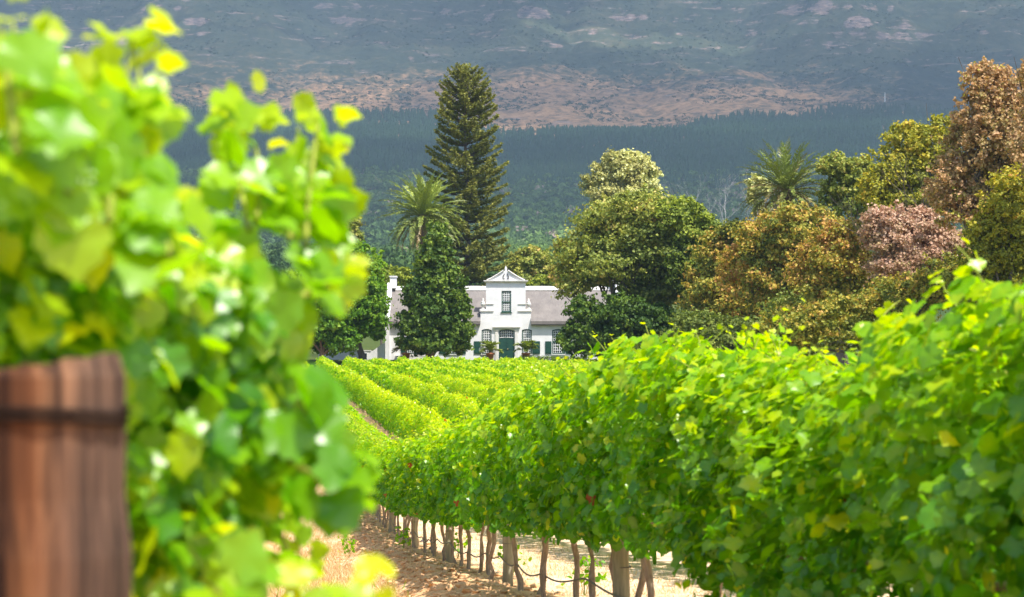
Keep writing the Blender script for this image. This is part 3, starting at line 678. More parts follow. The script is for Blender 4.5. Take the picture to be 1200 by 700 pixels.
# ------------------------------------------------------------------ trees
def frond(base, az, el, L, droop, n, wl, g, tint):
    """a feather palm leaf: a rachis strip and two combs of leaflets; returns quads"""
    s = np.linspace(0, 1, n + 1); d = np.array([math.cos(az), math.sin(az), 0]); b = np.asarray(base, float)
    ang = el - droop * s ** 1.3
    P = b + np.concatenate([[[0, 0, 0]], np.cumsum((L / n) * (np.cos(ang[:-1])[:, None] * d + np.sin(ang[:-1])[:, None] * [0, 0, 1]), 0)])
    V, F = tube(P, np.linspace(.035, .008, n + 1) * L / 3, 3)
    out = [(V, F, max(tint - .1, 0))]
    side = np.array([-d[1], d[0], 0]); T = nrm(np.gradient(P, axis=0)); U = nrm(np.cross(side[None], T))
    q = np.linspace(.14, 1, 2 * n); ii = q * n; k = np.minimum(ii.astype(int), n - 1); fr = (ii - k)[:, None]
    Pq = P[k] * (1 - fr) + P[k + 1] * fr; Tq = T[k]; Uq = -U[k] if U[0, 2] < 0 else U[k]
    ln = L * wl * (np.sin(np.pi * np.clip(q, 0.08, 0.97)) ** .6) * (0.8 + .4 * g.random(len(q)))
    for sg in (-1, 1):
        dirv = nrm(sg * side[None] * .75 + Tq * 1.0 + Uq * (.15 + .25 * g.random((len(q), 1))) - np.array([0, 0, .25]) + .1 * g.normal(size=(len(q), 3)))
        TV = DIA_V * np.array([.34, 1, .3])
        V, F = scatter(TV, DIA_F, Pq, Uq + .25 * g.normal(size=(len(q), 3)), dirv, ln)
        out.append((V, F, np.repeat(np.clip(tint + .25 * (g.random(len(q)) - .5), 0, 1), 4)))
    return out
def crown(blobs, n, size, g, clump=0.3, upb=0.35, inner=0.12, tvar=0.6):
    """leaf sprays gathered in clumps on uneven lobes; blobs (x,y,z,rx,ry,rz,tint)"""
    B = np.array(blobs, float); vol = (B[:, 3] * B[:, 4] + B[:, 4] * B[:, 5] + B[:, 3] * B[:, 5]); cnt = np.maximum((n * vol / vol.sum()).astype(int), 30)
    P, Nn, T = [], [], []
    for q, m in zip(B, cnt):
        rad = q[3:6]; rm = rad.mean(); nc = int(np.clip(4 * np.pi * 1.0 / (clump ** 2) * .30, 16, 240))
        cd = nrm(g.normal(size=(nc, 3))); cd[:, 2] = np.where(cd[:, 2] < -.75, -cd[:, 2], cd[:, 2])
        cr = 0.5 + 0.6 * g.random(nc) ** .8
        cc = cd * cr[:, None]
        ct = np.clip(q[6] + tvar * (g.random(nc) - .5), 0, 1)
        w = g.integers(0, nc, m); e = g.normal(size=(m, 3)); rr = np.full(m, .44)
        csz = clump * (0.35 + 1.0 * g.random(nc))
        p = cc[w] + e * rr[:, None] * csz[w][:, None] * np.array([1.1, 1.1, .8])
        nn = e * .45 + cd[w] * .45 + [0, 0, upb] + .75 * g.normal(size=(m, 3))
        P.append(p * rad + q[:3]); Nn.append(nn); T.append(np.clip(ct[w] + .55 * (g.random(m) - .5), 0, 1))
        ns = 16                                                   # sprigs standing out of the outline
        sd_ = nrm(g.normal(size=(ns, 3)) + [0, 0, .5]); dr = nrm(sd_ + .5 * g.normal(size=(ns, 3)) + [0, 0, .35]); ln = .16 + .36 * g.random(ns); per = max(int(m * .007), 6)
        tq = g.random((ns, per)); sp = (sd_ * .92)[:, None] + dr[:, None] * (tq * ln[:, None])[..., None] + g.normal(size=(ns, per, 3)) * (.055 * (1.15 - tq))[..., None]
        P.append(sp.reshape(-1, 3) * rad + q[:3]); Nn.append(g.normal(size=(ns * per, 3)) + [0, 0, .4]); T.append(np.clip(q[6] + .1 + .5 * (g.random(ns * per) - .5), 0, 1))
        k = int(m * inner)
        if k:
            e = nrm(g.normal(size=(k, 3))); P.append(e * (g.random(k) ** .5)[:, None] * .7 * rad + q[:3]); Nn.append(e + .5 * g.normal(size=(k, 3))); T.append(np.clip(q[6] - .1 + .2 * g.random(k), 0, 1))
    P, Nn, T = np.concatenate(P), np.concatenate(Nn), np.concatenate(T)
    tip = g.normal(size=P.shape) + [0, 0, -.35]
    V, F = scatter(PEN_V, PEN_F, P, Nn, tip, size * (.65 + .7 * g.random(len(P))))
    return V, F, np.repeat(T, len(PEN_V))
def limbs(g, base, targets, r0, fork=0.45):
    parts = []; base = np.asarray(base, float); C = np.mean(targets, 0); top = base + (C - base) * np.array([.5, .5, fork])
    P = np.array([base + (top - base) * t + np.r_[.12 * r0 * g.normal(size=2) * 3, 0] * (0 < t < 1) for t in np.linspace(0, 1, 5)])
    V, F = tube(P, np.linspace(r0 * 1.25, r0 * .75, 5), 9); parts.append((V, F, .5))
    for t in targets:
        t = np.asarray(t, float); s = base + (top - base) * (.55 + .45 * g.random()); d = t - s
        P = np.array([s, s + d * .3 + [0, 0, .06 * np.linalg.norm(d)], s + d * .65 + g.normal(size=3) * .05 * np.linalg.norm(d), t])
        V, F = tube(P, r0 * np.array([.55, .42, .28, .08]), 6); parts.append((V, F, .5))
        for _ in range(2):
            e = t + g.normal(size=3) * .08 * np.linalg.norm(d); a = P[2]
            V, F = tube(np.array([a, (a + e) / 2 + g.normal(size=3) * .1, e]), r0 * np.array([.22, .14, .04]), 5); parts.append((V, F, .5))
    return parts
def tree(name, label, cat, Y, blobs, n, size, mat, r0=0.3, bark_='tree_bark', base_px=None, seed=1, group=None, fork=.45, clump=.3, dy=1.0, extra=(), tvar=.5, upb=.35):
    """blobs in photograph pixels at depth Y: (px, py, rx, ry, tint[, depth offset in m])"""
    g = np.random.default_rng(seed); W = []
    for q in blobs:
        px, py, rx, ry, t = q[:5]; off = q[5] if len(q) > 5 else (g.random() - .5) * rx * Y / F_PX * 1.0 * dy
        c = PT(px, py, Y); s = Y / F_PX
        k_ = 1.0 if cat in ('palm tree', 'bush') or name in ('conical_tree', 'gum_tree') else 1.13
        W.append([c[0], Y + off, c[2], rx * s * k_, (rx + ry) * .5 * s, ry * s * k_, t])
    W = np.array(W); bx = PT(base_px if base_px else np.mean([q[0] for q in blobs]), 0, Y)[0]; bz = float(ground(bx, Y))
    root = empty(name, (bx, Y, bz)); tag(root, label, cat, group)
    W[:, 0] -= bx; W[:, 1] -= Y; W[:, 2] -= bz
    V, F, T = crown(W, int(n * 1.45), size * .76, g, clump, tvar=tvar, upb=upb)
    link('crown', mesh_np('crown', V, F, M[mat], T), root)
    pt = limbs(g, (0, 0, -.3), [w[:3] for w in W], r0, fork)
    for e in extra: pt.append(e(bx, Y, bz))
    V, F, T = merge(pt); link('trunk', mesh_np('trunk', V, F, M[bark_], T, True), root)
    return root
def px_limb(pts, rad, sides=7):
    """a visible limb through photograph points at the tree's depth (with small depth offsets)"""
    def f(bx, Y, bz):
        P = np.array([PT(a, b, Y) + [0, c, 0] for a, b, c in pts]) - [bx, Y, bz]
        V, F = tube(P, np.asarray(rad), sides); return V, F, .5
    return f
def norfolk():
    Y = 232.0; x = PT(546, 0, Y)[0]; z0 = float(ground(x, Y)); H = PT(0, 80, Y)[2] - z0
    root = empty('norfolk_pine', (x, Y, z0)); tag(root, 'towering tiered Norfolk pine rising behind the manor house', 'tree')
    g = np.random.default_rng(11); parts = []; lv = [(0, .28)]
    prof = lambda f: np.interp(f, [0, .2, .34, .5, .65, .8, .9, .96, 1.0], [6.6, 6.5, 6.1, 5.4, 4.9, 4.0, 3.1, 2.1, .6])
    P = np.array([[.15 * g.normal() * (0 < t < 1), .1 * g.normal() * (0 < t < 1), H * t] for t in np.linspace(0, 1, 14)])
    tv = [(*tube(P, np.linspace(.5, .06, 14), 10), .5)]
    z = H * .06; pos, nor, tip, sz, tt = [], [], [], [], []
    while z < H - .3:
        f = z / H; L0 = prof(f); nb = 9 if f < .85 else 7; a0 = g.random() * 6.3
        for k in range(nb):
            if g.random() < .06: continue
            az = a0 + k * 2 * np.pi / nb + g.normal() * .16; L = L0 * (.78 + .3 * g.random())
            s = np.linspace(0, 1, 9); d = np.array([math.cos(az), math.sin(az), 0])
            zz = -(.10 - .05 * f) * L * s + (.20 + .2 * f) * L * s ** 2.2 + (.28 * f ** 3) * L * s + .15 * g.normal() * s
            Q = np.array([0, 0, z + g.normal() * .12]) + d * (L * s)[:, None] + np.array([0, 0, 1]) * zz[:, None]
            tv.append((*tube(Q, np.linspace(.09, .02, 9), 4), .5))
            m = int(40 + 46 * L); q = .25 + .75 * g.random(m) ** .75; i = np.minimum((q * 8).astype(int), 7); fr = (q * 8 - i)[:, None]
            side = np.array([-d[1], d[0], 0]); c = Q[i] * (1 - fr) + Q[i + 1] * fr
            wdt = .16 * L * np.sin(np.pi * np.clip(q * .9 + .08, 0, 1)) + .12
            c = c + side * (wdt * (g.random(m) * 2 - 1))[:, None] + np.array([0, 0, 1]) * (.02 + .2 * g.random(m) ** 2)[:, None]
            pos.append(c); sg = np.sign(g.normal(size=m))[:, None]
            tip.append(d * .9 + sg * side * .7 + np.array([0, 0, .5]) + .3 * g.normal(size=(m, 3))); nor.append(np.array([0, 0, 1]) + .55 * g.normal(size=(m, 3)))
            sz.append((.24 + .24 * g.random(m)) * (1 if f < .9 else .8)); tt.append(np.clip(.25 + .55 * q * g.random(m) + .1 * g.random(m), 0, 1))
        z += (1.02 if f < .8 else .66) * (.85 + .3 * g.random())
    m = 160; pos.append(np.stack([.5 * g.normal(size=m) * .8, .5 * g.normal(size=m) * .8, H - .9 + 1.2 * g.random(m)], -1)); tip.append(np.array([0, 0, 1.0]) + .6 * g.normal(size=(m, 3))); nor.append(g.normal(size=(m, 3)) + [0, 0, .6]); sz.append(.3 + .3 * g.random(m)); tt.append(.4 + .5 * g.random(m))
    V, F = scatter(DIA_V * np.array([.75, 1, 1]), DIA_F, *(np.concatenate(a) for a in (pos, nor, tip)), np.concatenate(sz))
    link('foliage', mesh_np('foliage', V, F, M['norfolk'], np.repeat(np.concatenate(tt), 4)), root)
    V, F, T = merge(tv); link('trunk', mesh_np('trunk', V, F, M['tree_bark'], T, True), root)
def date_palm(px, py, Y, rad_px, label, seed, n=85, tint=.6, fruit=False, group=None, tr=.42):
    g = np.random.default_rng(seed); x = PT(px, 0, Y)[0]; z0 = float(ground(x, Y)); zc = PT(0, py, Y)[2] - z0; Lf = rad_px * Y / F_PX
    root = empty('date_palm', (x, Y, z0)); tag(root, label, 'palm tree', group)
    parts = []
    for k in range(n):
        f = k / n; el = R(86 - 122 * f ** .9 + 10 * g.normal()); az = k * 2.39996 + .2 * g.normal()
        t = tint + .25 * (.5 - f) if f < .8 else max(tint - .45 * (f - .75) / .25, .02)
        parts += frond((.2 * math.cos(az), .2 * math.sin(az), zc - .3 * f), az, el, Lf * (1.12 + .22 * g.random()), .55 + .45 * g.random() + .3 * f, 12, .12, g, float(np.clip(t + .1 * g.normal(), 0, 1)))
    V, F, T = merge(parts); link('fronds', mesh_np('fronds', V, F, M['palm'], T), root)
    P = np.array([[.1 * g.normal() * (t > 0), 0, -.3 + (zc + .3) * t] for t in np.linspace(0, 1, 40)]); P[:, 0] = np.cumsum(P[:, 0]) * .05
    rr = tr * (1 + .12 * (np.arange(40) % 2)) * np.interp(np.linspace(0, 1, 40), [0, .08, .85, .95, 1], [1.2, 1, .95, 1.5, 1.1])
    V, F = tube(P, rr, 10); link('trunk', mesh_np('trunk', V, F, M['palm_bark'], np.full(len(V), .5), False), root)
    if fruit:
        m = 260; p = np.array([-.5, -1.0, zc - .8]) + g.normal(size=(m, 3)) * np.array([.33, .3, .45])
        V, F = scatter(PEN_V, PEN_F, p, g.normal(size=(m, 3)), g.normal(size=(m, 3)), .16 + .1 * g.random(m)); link('fruit_bunch', mesh_np('fruit_bunch', V, F, M['orange_fruit'], g.random(m * 6)), root)
def bare_tree(px, py_base, py_top, Y, label, seed, mat='pale_bark', group=None, spread=.3, r0=.25, on_ground=True, depth=4):
    g = np.random.default_rng(seed); c = PT(px, py_base, Y); zg = float(ground(c[0], Y)); H = PT(0, py_top, Y)[2] - zg
    root = empty('bare_tree', (c[0], Y, zg)); tag(root, label, 'tree', group)
    T, B = [], []
    def grow(p, d, L, r, k):
        n = 4; P = [p]; 
        for i in range(n): d = nrm(d + .12 * g.normal(size=3) + [0, 0, .05]); P.append(P[-1] + d * L / n)
        (T if k == depth else B).append((*tube(np.array(P), np.linspace(r, r * .6, n + 1), 5 if k > 1 else 3), .5))
        if k == 0: return
        for j in range(3 if k > 1 else 4):
            q = P[-1] if j == 0 else P[int(g.integers(2, n + 1))]
            grow(q, nrm(d + spread * 2.2 * g.normal(size=3) * [1, 1, .5]), L * (.6 + .2 * g.random()), r * .55, k - 1)
    grow(np.array([0, 0, -.3]), np.array([.02, 0, 1.0]), H * .34, r0, depth)
    V, F, t = merge(T); link('trunk', mesh_np('trunk', V, F, M[mat], t, True), root)
    V, F, t = merge(B); link('branches', mesh_np('branches', V, F, M[mat], t, True), root)
build_yard()
norfolk()
date_palm(496, 252, 208, 44, 'tall date palm with a full round crown beside the Norfolk pine', 21, 120, .55)
tree('conical_tree', 'dark green conical tree standing before the left half of the house', 'tree', 187,
     [(512, 290, 16, 24, .5, 0), (511, 318, 24, 28, .45, 0), (512, 346, 33, 30, .4, 0), (509, 374, 38, 28, .35, 0), (494, 394, 27, 20, .3), (526, 393, 27, 21, .45), (511, 404, 36, 14, .3, -1), (536, 362, 15, 22, .6), (488, 352, 15, 18, .3)],
     26000, .36, 'dark', .3, base_px=499, seed=3, fork=.2, clump=.24, upb=.1)
tree('oak_tree', 'bright green oak with a bare lower trunk left of the house', 'tree', 192,
     [(420, 318, 26, 26, .65), (400, 330, 28, 30, .5), (430, 350, 22, 26, .5), (412, 372, 32, 24, .4), (434, 384, 17, 16, .4), (395, 300, 20, 22, .6)],
     17000, .36, 'oak', .33, base_px=424, seed=5)
tree('oak_tree', 'dark low oak behind the foreground vine, left of the bright oak', 'tree', 186,
     [(388, 386, 26, 26, .3), (366, 360, 34, 34, .4), (402, 402, 18, 14, .25), (350, 390, 30, 24, .3)], 11000, .36, 'oak', .3, base_px=380, seed=6)
date_palm(396, 262, 214, 27, 'smaller palm with an orange fruit bunch left of the tall date palm', 23, 60, .4, True)
tree('evergreen_tree', 'small olive crown above the orange fruiting palm', 'tree', 224, [(404, 262, 15, 14, .5), (392, 270, 14, 16, .4), (414, 280, 10, 12, .4)], 4200, .36, 'olive', .22, seed=8)
# behind the house
tree('garden_tree', 'round olive tree behind the roof between pine and gable', 'tree', 236, [(622, 318, 26, 20, .5), (604, 328, 18, 16, .4), (640, 330, 18, 14, .55), (622, 304, 17, 12, .5)], 9000, .38, 'olive', .28, seed=9)
tree('garden_shrub', 'yellow green bush peeping over the thatched roof', 'shrub', 228, [(640, 332, 15, 8, .8), (655, 330, 12, 9, .7), (628, 336, 10, 6, .7)], 3500, .3, 'green', .12, seed=10)
tree('garden_shrub', 'green bush behind the left chimney of the house', 'shrub', 230, [(444, 328, 20, 12, .6), (466, 326, 16, 12, .7), (430, 342, 16, 12, .5)], 4500, .32, 'green', .14, seed=12)
# right of the house
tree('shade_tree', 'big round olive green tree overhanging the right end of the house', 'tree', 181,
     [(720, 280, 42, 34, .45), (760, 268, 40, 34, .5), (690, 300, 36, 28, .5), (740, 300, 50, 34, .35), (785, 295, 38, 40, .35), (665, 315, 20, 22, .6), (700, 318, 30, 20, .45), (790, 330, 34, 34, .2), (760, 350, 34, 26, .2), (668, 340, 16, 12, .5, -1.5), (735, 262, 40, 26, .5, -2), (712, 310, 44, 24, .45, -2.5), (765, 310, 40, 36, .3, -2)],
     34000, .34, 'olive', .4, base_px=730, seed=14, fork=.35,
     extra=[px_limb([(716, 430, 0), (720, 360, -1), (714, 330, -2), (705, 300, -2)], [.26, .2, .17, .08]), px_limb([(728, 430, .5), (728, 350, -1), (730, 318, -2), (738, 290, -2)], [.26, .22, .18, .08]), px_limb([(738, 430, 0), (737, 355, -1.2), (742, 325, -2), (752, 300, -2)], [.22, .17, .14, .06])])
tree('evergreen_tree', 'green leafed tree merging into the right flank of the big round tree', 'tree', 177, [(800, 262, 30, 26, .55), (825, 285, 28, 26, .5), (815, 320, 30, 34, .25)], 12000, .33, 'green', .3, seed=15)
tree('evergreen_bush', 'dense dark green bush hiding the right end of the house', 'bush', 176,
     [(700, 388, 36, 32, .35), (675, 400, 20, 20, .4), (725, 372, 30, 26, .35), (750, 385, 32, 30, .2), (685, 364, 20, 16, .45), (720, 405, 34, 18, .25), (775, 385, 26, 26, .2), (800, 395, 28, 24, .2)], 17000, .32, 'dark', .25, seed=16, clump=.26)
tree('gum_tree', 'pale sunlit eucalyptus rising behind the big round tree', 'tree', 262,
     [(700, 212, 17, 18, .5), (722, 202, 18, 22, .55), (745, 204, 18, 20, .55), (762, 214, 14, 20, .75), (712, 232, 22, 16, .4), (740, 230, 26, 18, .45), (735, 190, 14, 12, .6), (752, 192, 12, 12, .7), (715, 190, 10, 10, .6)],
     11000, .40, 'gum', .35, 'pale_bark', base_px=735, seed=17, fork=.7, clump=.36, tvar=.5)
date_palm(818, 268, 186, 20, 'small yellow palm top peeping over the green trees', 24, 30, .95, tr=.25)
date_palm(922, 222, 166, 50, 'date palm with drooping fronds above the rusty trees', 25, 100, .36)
tree('gum_sapling', 'pale leaved sapling left of the drooping date palm', 'tree', 178, [(884, 216, 7, 8, .8), (892, 222, 8, 10, .7), (880, 232, 5, 8, .7), (890, 244, 5, 9, .5)], 1500, .3, 'gum', .12, 'pale_bark', seed=26)
row = [
 ('leafy_tree', 'thin green tree just right of the drooping date palm', 'tree', 160, [(976, 196, 18, 13, .5), (990, 214, 22, 22, .45), (1010, 205, 18, 16, .5), (1000, 240, 24, 22, .4), (975, 230, 12, 16, .4)], 7000, .28, 'olive', .25, 30),
 ('leafy_tree', 'yellow green tree around the leafless twigs', 'tree', 138, [(1065, 165, 24, 20, .5), (1090, 178, 24, 24, .45), (1050, 200, 30, 26, .4), (1085, 215, 34, 28, .35), (1100, 150, 14, 14, .5), (1030, 230, 24, 24, .45), (1065, 240, 30, 26, .3)], 14000, .25, 'gold', .3, 31),
 ('autumn_tree', 'tallest brown leaved tree at the right edge', 'tree', 112, [(1150, 100, 22, 22, .6), (1172, 112, 26, 28, .5), (1150, 140, 28, 30, .5), (1180, 160, 34, 34, .4), (1145, 185, 34, 34, .4), (1120, 215, 28, 28, .5), (1165, 225, 40, 36, .35), (1205, 130, 20, 34, .5), (1128, 246, 26, 22, .7)], 26000, .2, 'brown', .36, 32),
 ('autumn_tree', 'pink leaved tree in the middle of the right hand trees', 'tree', 128, [(1062, 282, 40, 32, .6), (1035, 268, 22, 20, .55), (1090, 275, 26, 26, .5), (1060, 310, 40, 24, .4), (1110, 300, 24, 26, .35)], 16000, .22, 'pink', .3, 33),
 ('leafy_tree', 'golden green tree at the right edge below the tallest brown tree', 'tree', 106, [(1178, 240, 28, 30, .5), (1195, 220, 22, 22, .55), (1160, 265, 24, 22, .4), (1195, 275, 34, 32, .3), (1150, 300, 28, 24, .3), (1190, 318, 34, 28, .2), (1150, 335, 32, 26, .15), (1215, 300, 20, 40, .3)], 19000, .19, 'gold', .28, 34),
 ('autumn_tree', 'olive tree turning rusty below the drooping date palm', 'tree', 158, [(930, 272, 40, 26, .35, -2), (900, 290, 36, 30, .45), (958, 262, 22, 16, .3), (960, 295, 30, 34, .4), (880, 320, 34, 30, .55), (920, 330, 44, 34, .35)], 20000, .28, 'rust', .34, 35),
 ('autumn_tree', 'orange gold tree left of the pink tree', 'tree', 140, [(985, 300, 34, 34, .6), (1005, 278, 22, 18, .65), (960, 320, 30, 28, .55), (1000, 335, 38, 30, .45), (970, 355, 40, 26, .4)], 18000, .25, 'rust', .32, 36),
 ('autumn_tree', 'dull rusty tree beside the big round olive tree', 'tree', 168, [(850, 300, 32, 26, .45), (840, 335, 36, 34, .4), (870, 350, 36, 32, .5), (830, 370, 30, 28, .3), (860, 275, 22, 14, .15), (880, 385, 50, 26, .35)], 18000, .29, 'rust', .32, 37),
 ('autumn_shrub', 'dull brown shrubs low behind the vine tops', 'shrub', 118, [(1010, 375, 50, 26, .3), (960, 385, 40, 22, .3), (1055, 360, 40, 30, .35), (1100, 340, 34, 30, .3), (1130, 330, 30, 30, .2), (1160, 345, 36, 26, .2), (920, 390, 40, 24, .25)], 16000, .22, 'rust', .22, 38),
 ('autumn_shrub', 'dark olive undergrowth between the rusty trees', 'shrub', 150, [(940, 372, 40, 26, .1), (1000, 345, 40, 24, .1), (900, 400, 60, 22, .1), (820, 395, 40, 24, .1), (1030, 340, 40, 30, .1), (790, 408, 40, 16, .15), (860, 410, 44, 16, .1), (930, 408, 44, 18, .1), (1000, 395, 44, 20, .1)], 17000, .26, 'olive', .2, 39),
 ('autumn_tree', 'thin brown spray of a further tree in the right corner', 'tree', 101, [(1215, 85, 16, 20, .6), (1222, 120, 20, 24, .5), (1225, 180, 30, 40, .4)], 6000, .18, 'brown', .3, 40),
]
for nm, lab, cat, Y, bl, n, sz, mt, r0, sd in row:
    tree(nm, lab, cat, Y, bl, n, sz, mt, r0, seed=sd, clump=.27, group='trees and shrubs along the right side of the vineyard')
bare_tree(1052, 300, 158, 134, 'leafless grey twigs standing out of the yellow green tree', 43, 'tree_bark', spread=.1, r0=.14)
for i, (px, yb, yt, Y, lab) in enumerate([(804, 236, 190, 1150, 'whitest leafless tree, left of the other bare trees on the slope'), (850, 232, 192, 1220, 'leafless pale tree between the whitest bare tree and the palm'), (884, 228, 182, 1260, 'widest pale leafless tree, just left of the drooping palm'), (905, 225, 176, 1300, 'leafless pale tree partly behind the drooping palm'), (836, 236, 206, 1240, 'shortest pale leafless tree on the slope')]):
    bare_tree(px, yb, yt, Y, lab, 50 + i, 'pale_bark', 'bare trees on the far slope', .13, .22)

# ------------------------------------------------------------------ grapevines
def vine_leaves(g, n, s0, s1, shoots, TV, TF, hw=.36, ly=.72, z0=.62, z1=1.76):
    """foliage of one vine along local y; returns V,F,T for leaves and the shoot stems"""
    zz = z0 + (z1 - z0) * g.random(n) ** .92; yy = (g.random(n) * 2 - 1) * ly
    f = (zz - z0) / (z1 - z0); ph = g.random(4) * 6
    w = hw * np.interp(f, [0, .12, .5, .85, 1], [.55, .85, 1.0, .85, .45]) * (1 + .28 * np.sin(yy * 4.2 + ph[0] + zz * 3) + .2 * np.sin(zz * 7 + ph[1]))
    sd = np.where(g.random(n) < .5, -1.0, 1.0); xx = sd * w * (1.06 - .55 * g.random(n) ** 1.6)
    pos = np.stack([xx, yy, zz + .05 * np.sin(yy * 5 + ph[2])], -1)
    nor = np.stack([sd * .9, 0 * xx, .38 + .9 * f ** 3], -1) + .55 * g.normal(size=(n, 3)); tip = np.stack([sd * .35, .7 * g.normal(size=n), -.8 + 0 * xx], -1) + .5 * g.normal(size=(n, 3))
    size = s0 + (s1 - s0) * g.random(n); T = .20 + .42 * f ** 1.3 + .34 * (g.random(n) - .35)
    old = g.random(n) < .025; T = np.where(old, .72 + .18 * g.random(n), T); T = np.where(g.random(n) < .0012, .985, np.minimum(T, .9))
    ps, ns, ts, ss, tt = [pos], [nor], [tip], [size], [T]; stems = []
    for k in range(shoots):                                       # upright and arching shoots with younger leaves
        b = np.array([(g.random() - .5) * hw, (g.random() * 2 - 1) * ly, z1 - .25]); d = nrm(np.array([.35 * g.normal(), .3 * g.normal(), 1.0])); L = .16 + .36 * g.random() ** 1.5; m = 9
        P = [b]
        for i in range(m): d = nrm(d + [.13 * g.normal(), .13 * g.normal(), -.02 * i]); P.append(P[-1] + d * L / m)
        P = np.array(P); stems.append((*tube(P, np.linspace(.006, .002, m + 1), 4), .5))
        q = P[2:]; a = len(q); dirs = nrm(np.stack([g.normal(size=a), g.normal(size=a), .2 + 0 * q[:, 0]], -1))
        ps.append(q + dirs * .03); ns.append(np.array([0, 0, .7]) + dirs * .5 + .4 * g.normal(size=(a, 3))); ts.append(dirs + [0, 0, -.4]); ss.append(np.linspace(s1 * 1.0, s0 * .8, a)); tt.append(np.linspace(.55, .84, a) + .05 * g.normal(size=a))
    for k in range(shoots // 2):                                  # sprays hanging out of the side
        sdk = 1 if g.random() < .5 else -1; a = 5
        b = np.array([sdk * hw * .9, (g.random() * 2 - 1) * ly, z0 + .3 + (z1 - z0 - .3) * g.random()]); q = b + np.outer(np.linspace(0, 1, a), [sdk * (.12 + .12 * g.random()), .2 * g.normal(), -.12 + .2 * g.random()])
        ps.append(q); ns.append(np.array([sdk * .6, 0, .7]) + .4 * g.normal(size=(a, 3))); ts.append(np.array([sdk * .4, 0, -.8]) + .4 * g.normal(size=(a, 3))); ss.append(np.linspace(s1, s0 * .6, a)); tt.append(np.linspace(.45, .75, a))
    P, Nn, Tp, S, T = (np.concatenate(a) for a in (ps, ns, ts, ss, tt))
    V, F = scatter(TV, TF, P, Nn, Tp, S)
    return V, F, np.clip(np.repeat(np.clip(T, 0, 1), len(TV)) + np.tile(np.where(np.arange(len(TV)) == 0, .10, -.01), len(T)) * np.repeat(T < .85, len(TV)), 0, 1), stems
def vine_trunk(g, sides=8, full=True):
    lean = .09 * g.normal(size=2); n = 9; t = np.linspace(0, 1, n)
    P = np.stack([lean[0] * t * .5 + .012 * g.normal(size=n), lean[1] * t + .018 * g.normal(size=n), -.12 + .86 * t], -1)
    r = .0215 * (1.25 - .4 * t) * (1 + .16 * g.normal(size=n)); parts = [(*tube(P, r, sides), .5)]
    if full:
        for s in (-1, 1):
            y = np.linspace(0, .62, 6); Q = np.stack([P[-1, 0] + .02 * g.normal(size=6), P[-1, 1] + s * y, P[-1, 2] - .03 + .05 * np.sqrt(y)], -1); parts.append((*tube(Q, np.linspace(.024, .012, 6), 6), .5))
    return parts
ROWROT = math.asin(SN)
def ordn(k):
    o = ['first', 'second', 'third', 'fourth', 'fifth', 'sixth', 'seventh', 'eighth', 'ninth', 'tenth', 'eleventh', 'twelfth', 'thirteenth']
    return o[k - 1]
G = np.random.default_rng(77)
# high detail variants for the near row
HI = []
for i in range(7):
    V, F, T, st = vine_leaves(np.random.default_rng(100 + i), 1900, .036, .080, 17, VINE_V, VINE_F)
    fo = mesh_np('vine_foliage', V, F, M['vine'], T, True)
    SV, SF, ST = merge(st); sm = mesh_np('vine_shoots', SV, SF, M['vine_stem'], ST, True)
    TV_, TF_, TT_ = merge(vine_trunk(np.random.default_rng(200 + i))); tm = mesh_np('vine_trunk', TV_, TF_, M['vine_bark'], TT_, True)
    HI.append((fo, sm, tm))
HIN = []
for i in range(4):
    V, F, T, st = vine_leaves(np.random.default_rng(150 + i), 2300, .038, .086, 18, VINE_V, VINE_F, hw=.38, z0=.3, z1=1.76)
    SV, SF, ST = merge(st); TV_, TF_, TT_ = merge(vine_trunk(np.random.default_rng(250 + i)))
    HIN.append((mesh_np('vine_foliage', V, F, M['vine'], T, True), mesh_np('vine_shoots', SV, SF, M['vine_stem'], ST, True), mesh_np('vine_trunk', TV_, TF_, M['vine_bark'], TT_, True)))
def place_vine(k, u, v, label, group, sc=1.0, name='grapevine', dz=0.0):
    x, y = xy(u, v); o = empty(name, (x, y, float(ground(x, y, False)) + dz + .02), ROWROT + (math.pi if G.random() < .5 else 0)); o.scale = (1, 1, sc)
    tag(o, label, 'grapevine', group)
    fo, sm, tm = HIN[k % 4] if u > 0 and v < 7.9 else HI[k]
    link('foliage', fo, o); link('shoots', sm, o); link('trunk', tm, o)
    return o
ROW_G = 'grapevines of the near trellised row'
posts = [12 + 6 * i for i in range(8)]
def post(u, v, label, h=1.3, r=.055):
    x, y = xy(u, v); o = empty('trellis_post', (x, y, float(ground(x, y, False)))); tag(o, label, 'post', 'wooden trellis posts of the near row')
    b = MB(); P = np.array([[.008 * G.normal(), .008 * G.normal(), z] for z in np.linspace(-.35, h, 9)]); b.tube(P, r * (1 + .03 * G.normal(size=9)), 14)
    b.build('shaft', M['post_wood'], o, True)
    w = MB(); a = np.linspace(0, 2 * np.pi, 15); w.tube(np.stack([(r + .004) * np.cos(a), (r + .004) * np.sin(a), .42 + 0 * a], -1), .003, 4, cap=False); w.build('wire_tie', M['hose'], o)
for i, v in enumerate(posts):
    post(2.25, v, f'round weathered trellis post, {ordn(i + 1)} along the near vine row from the camera')
v = 3.2; k = 0; cnt = {}
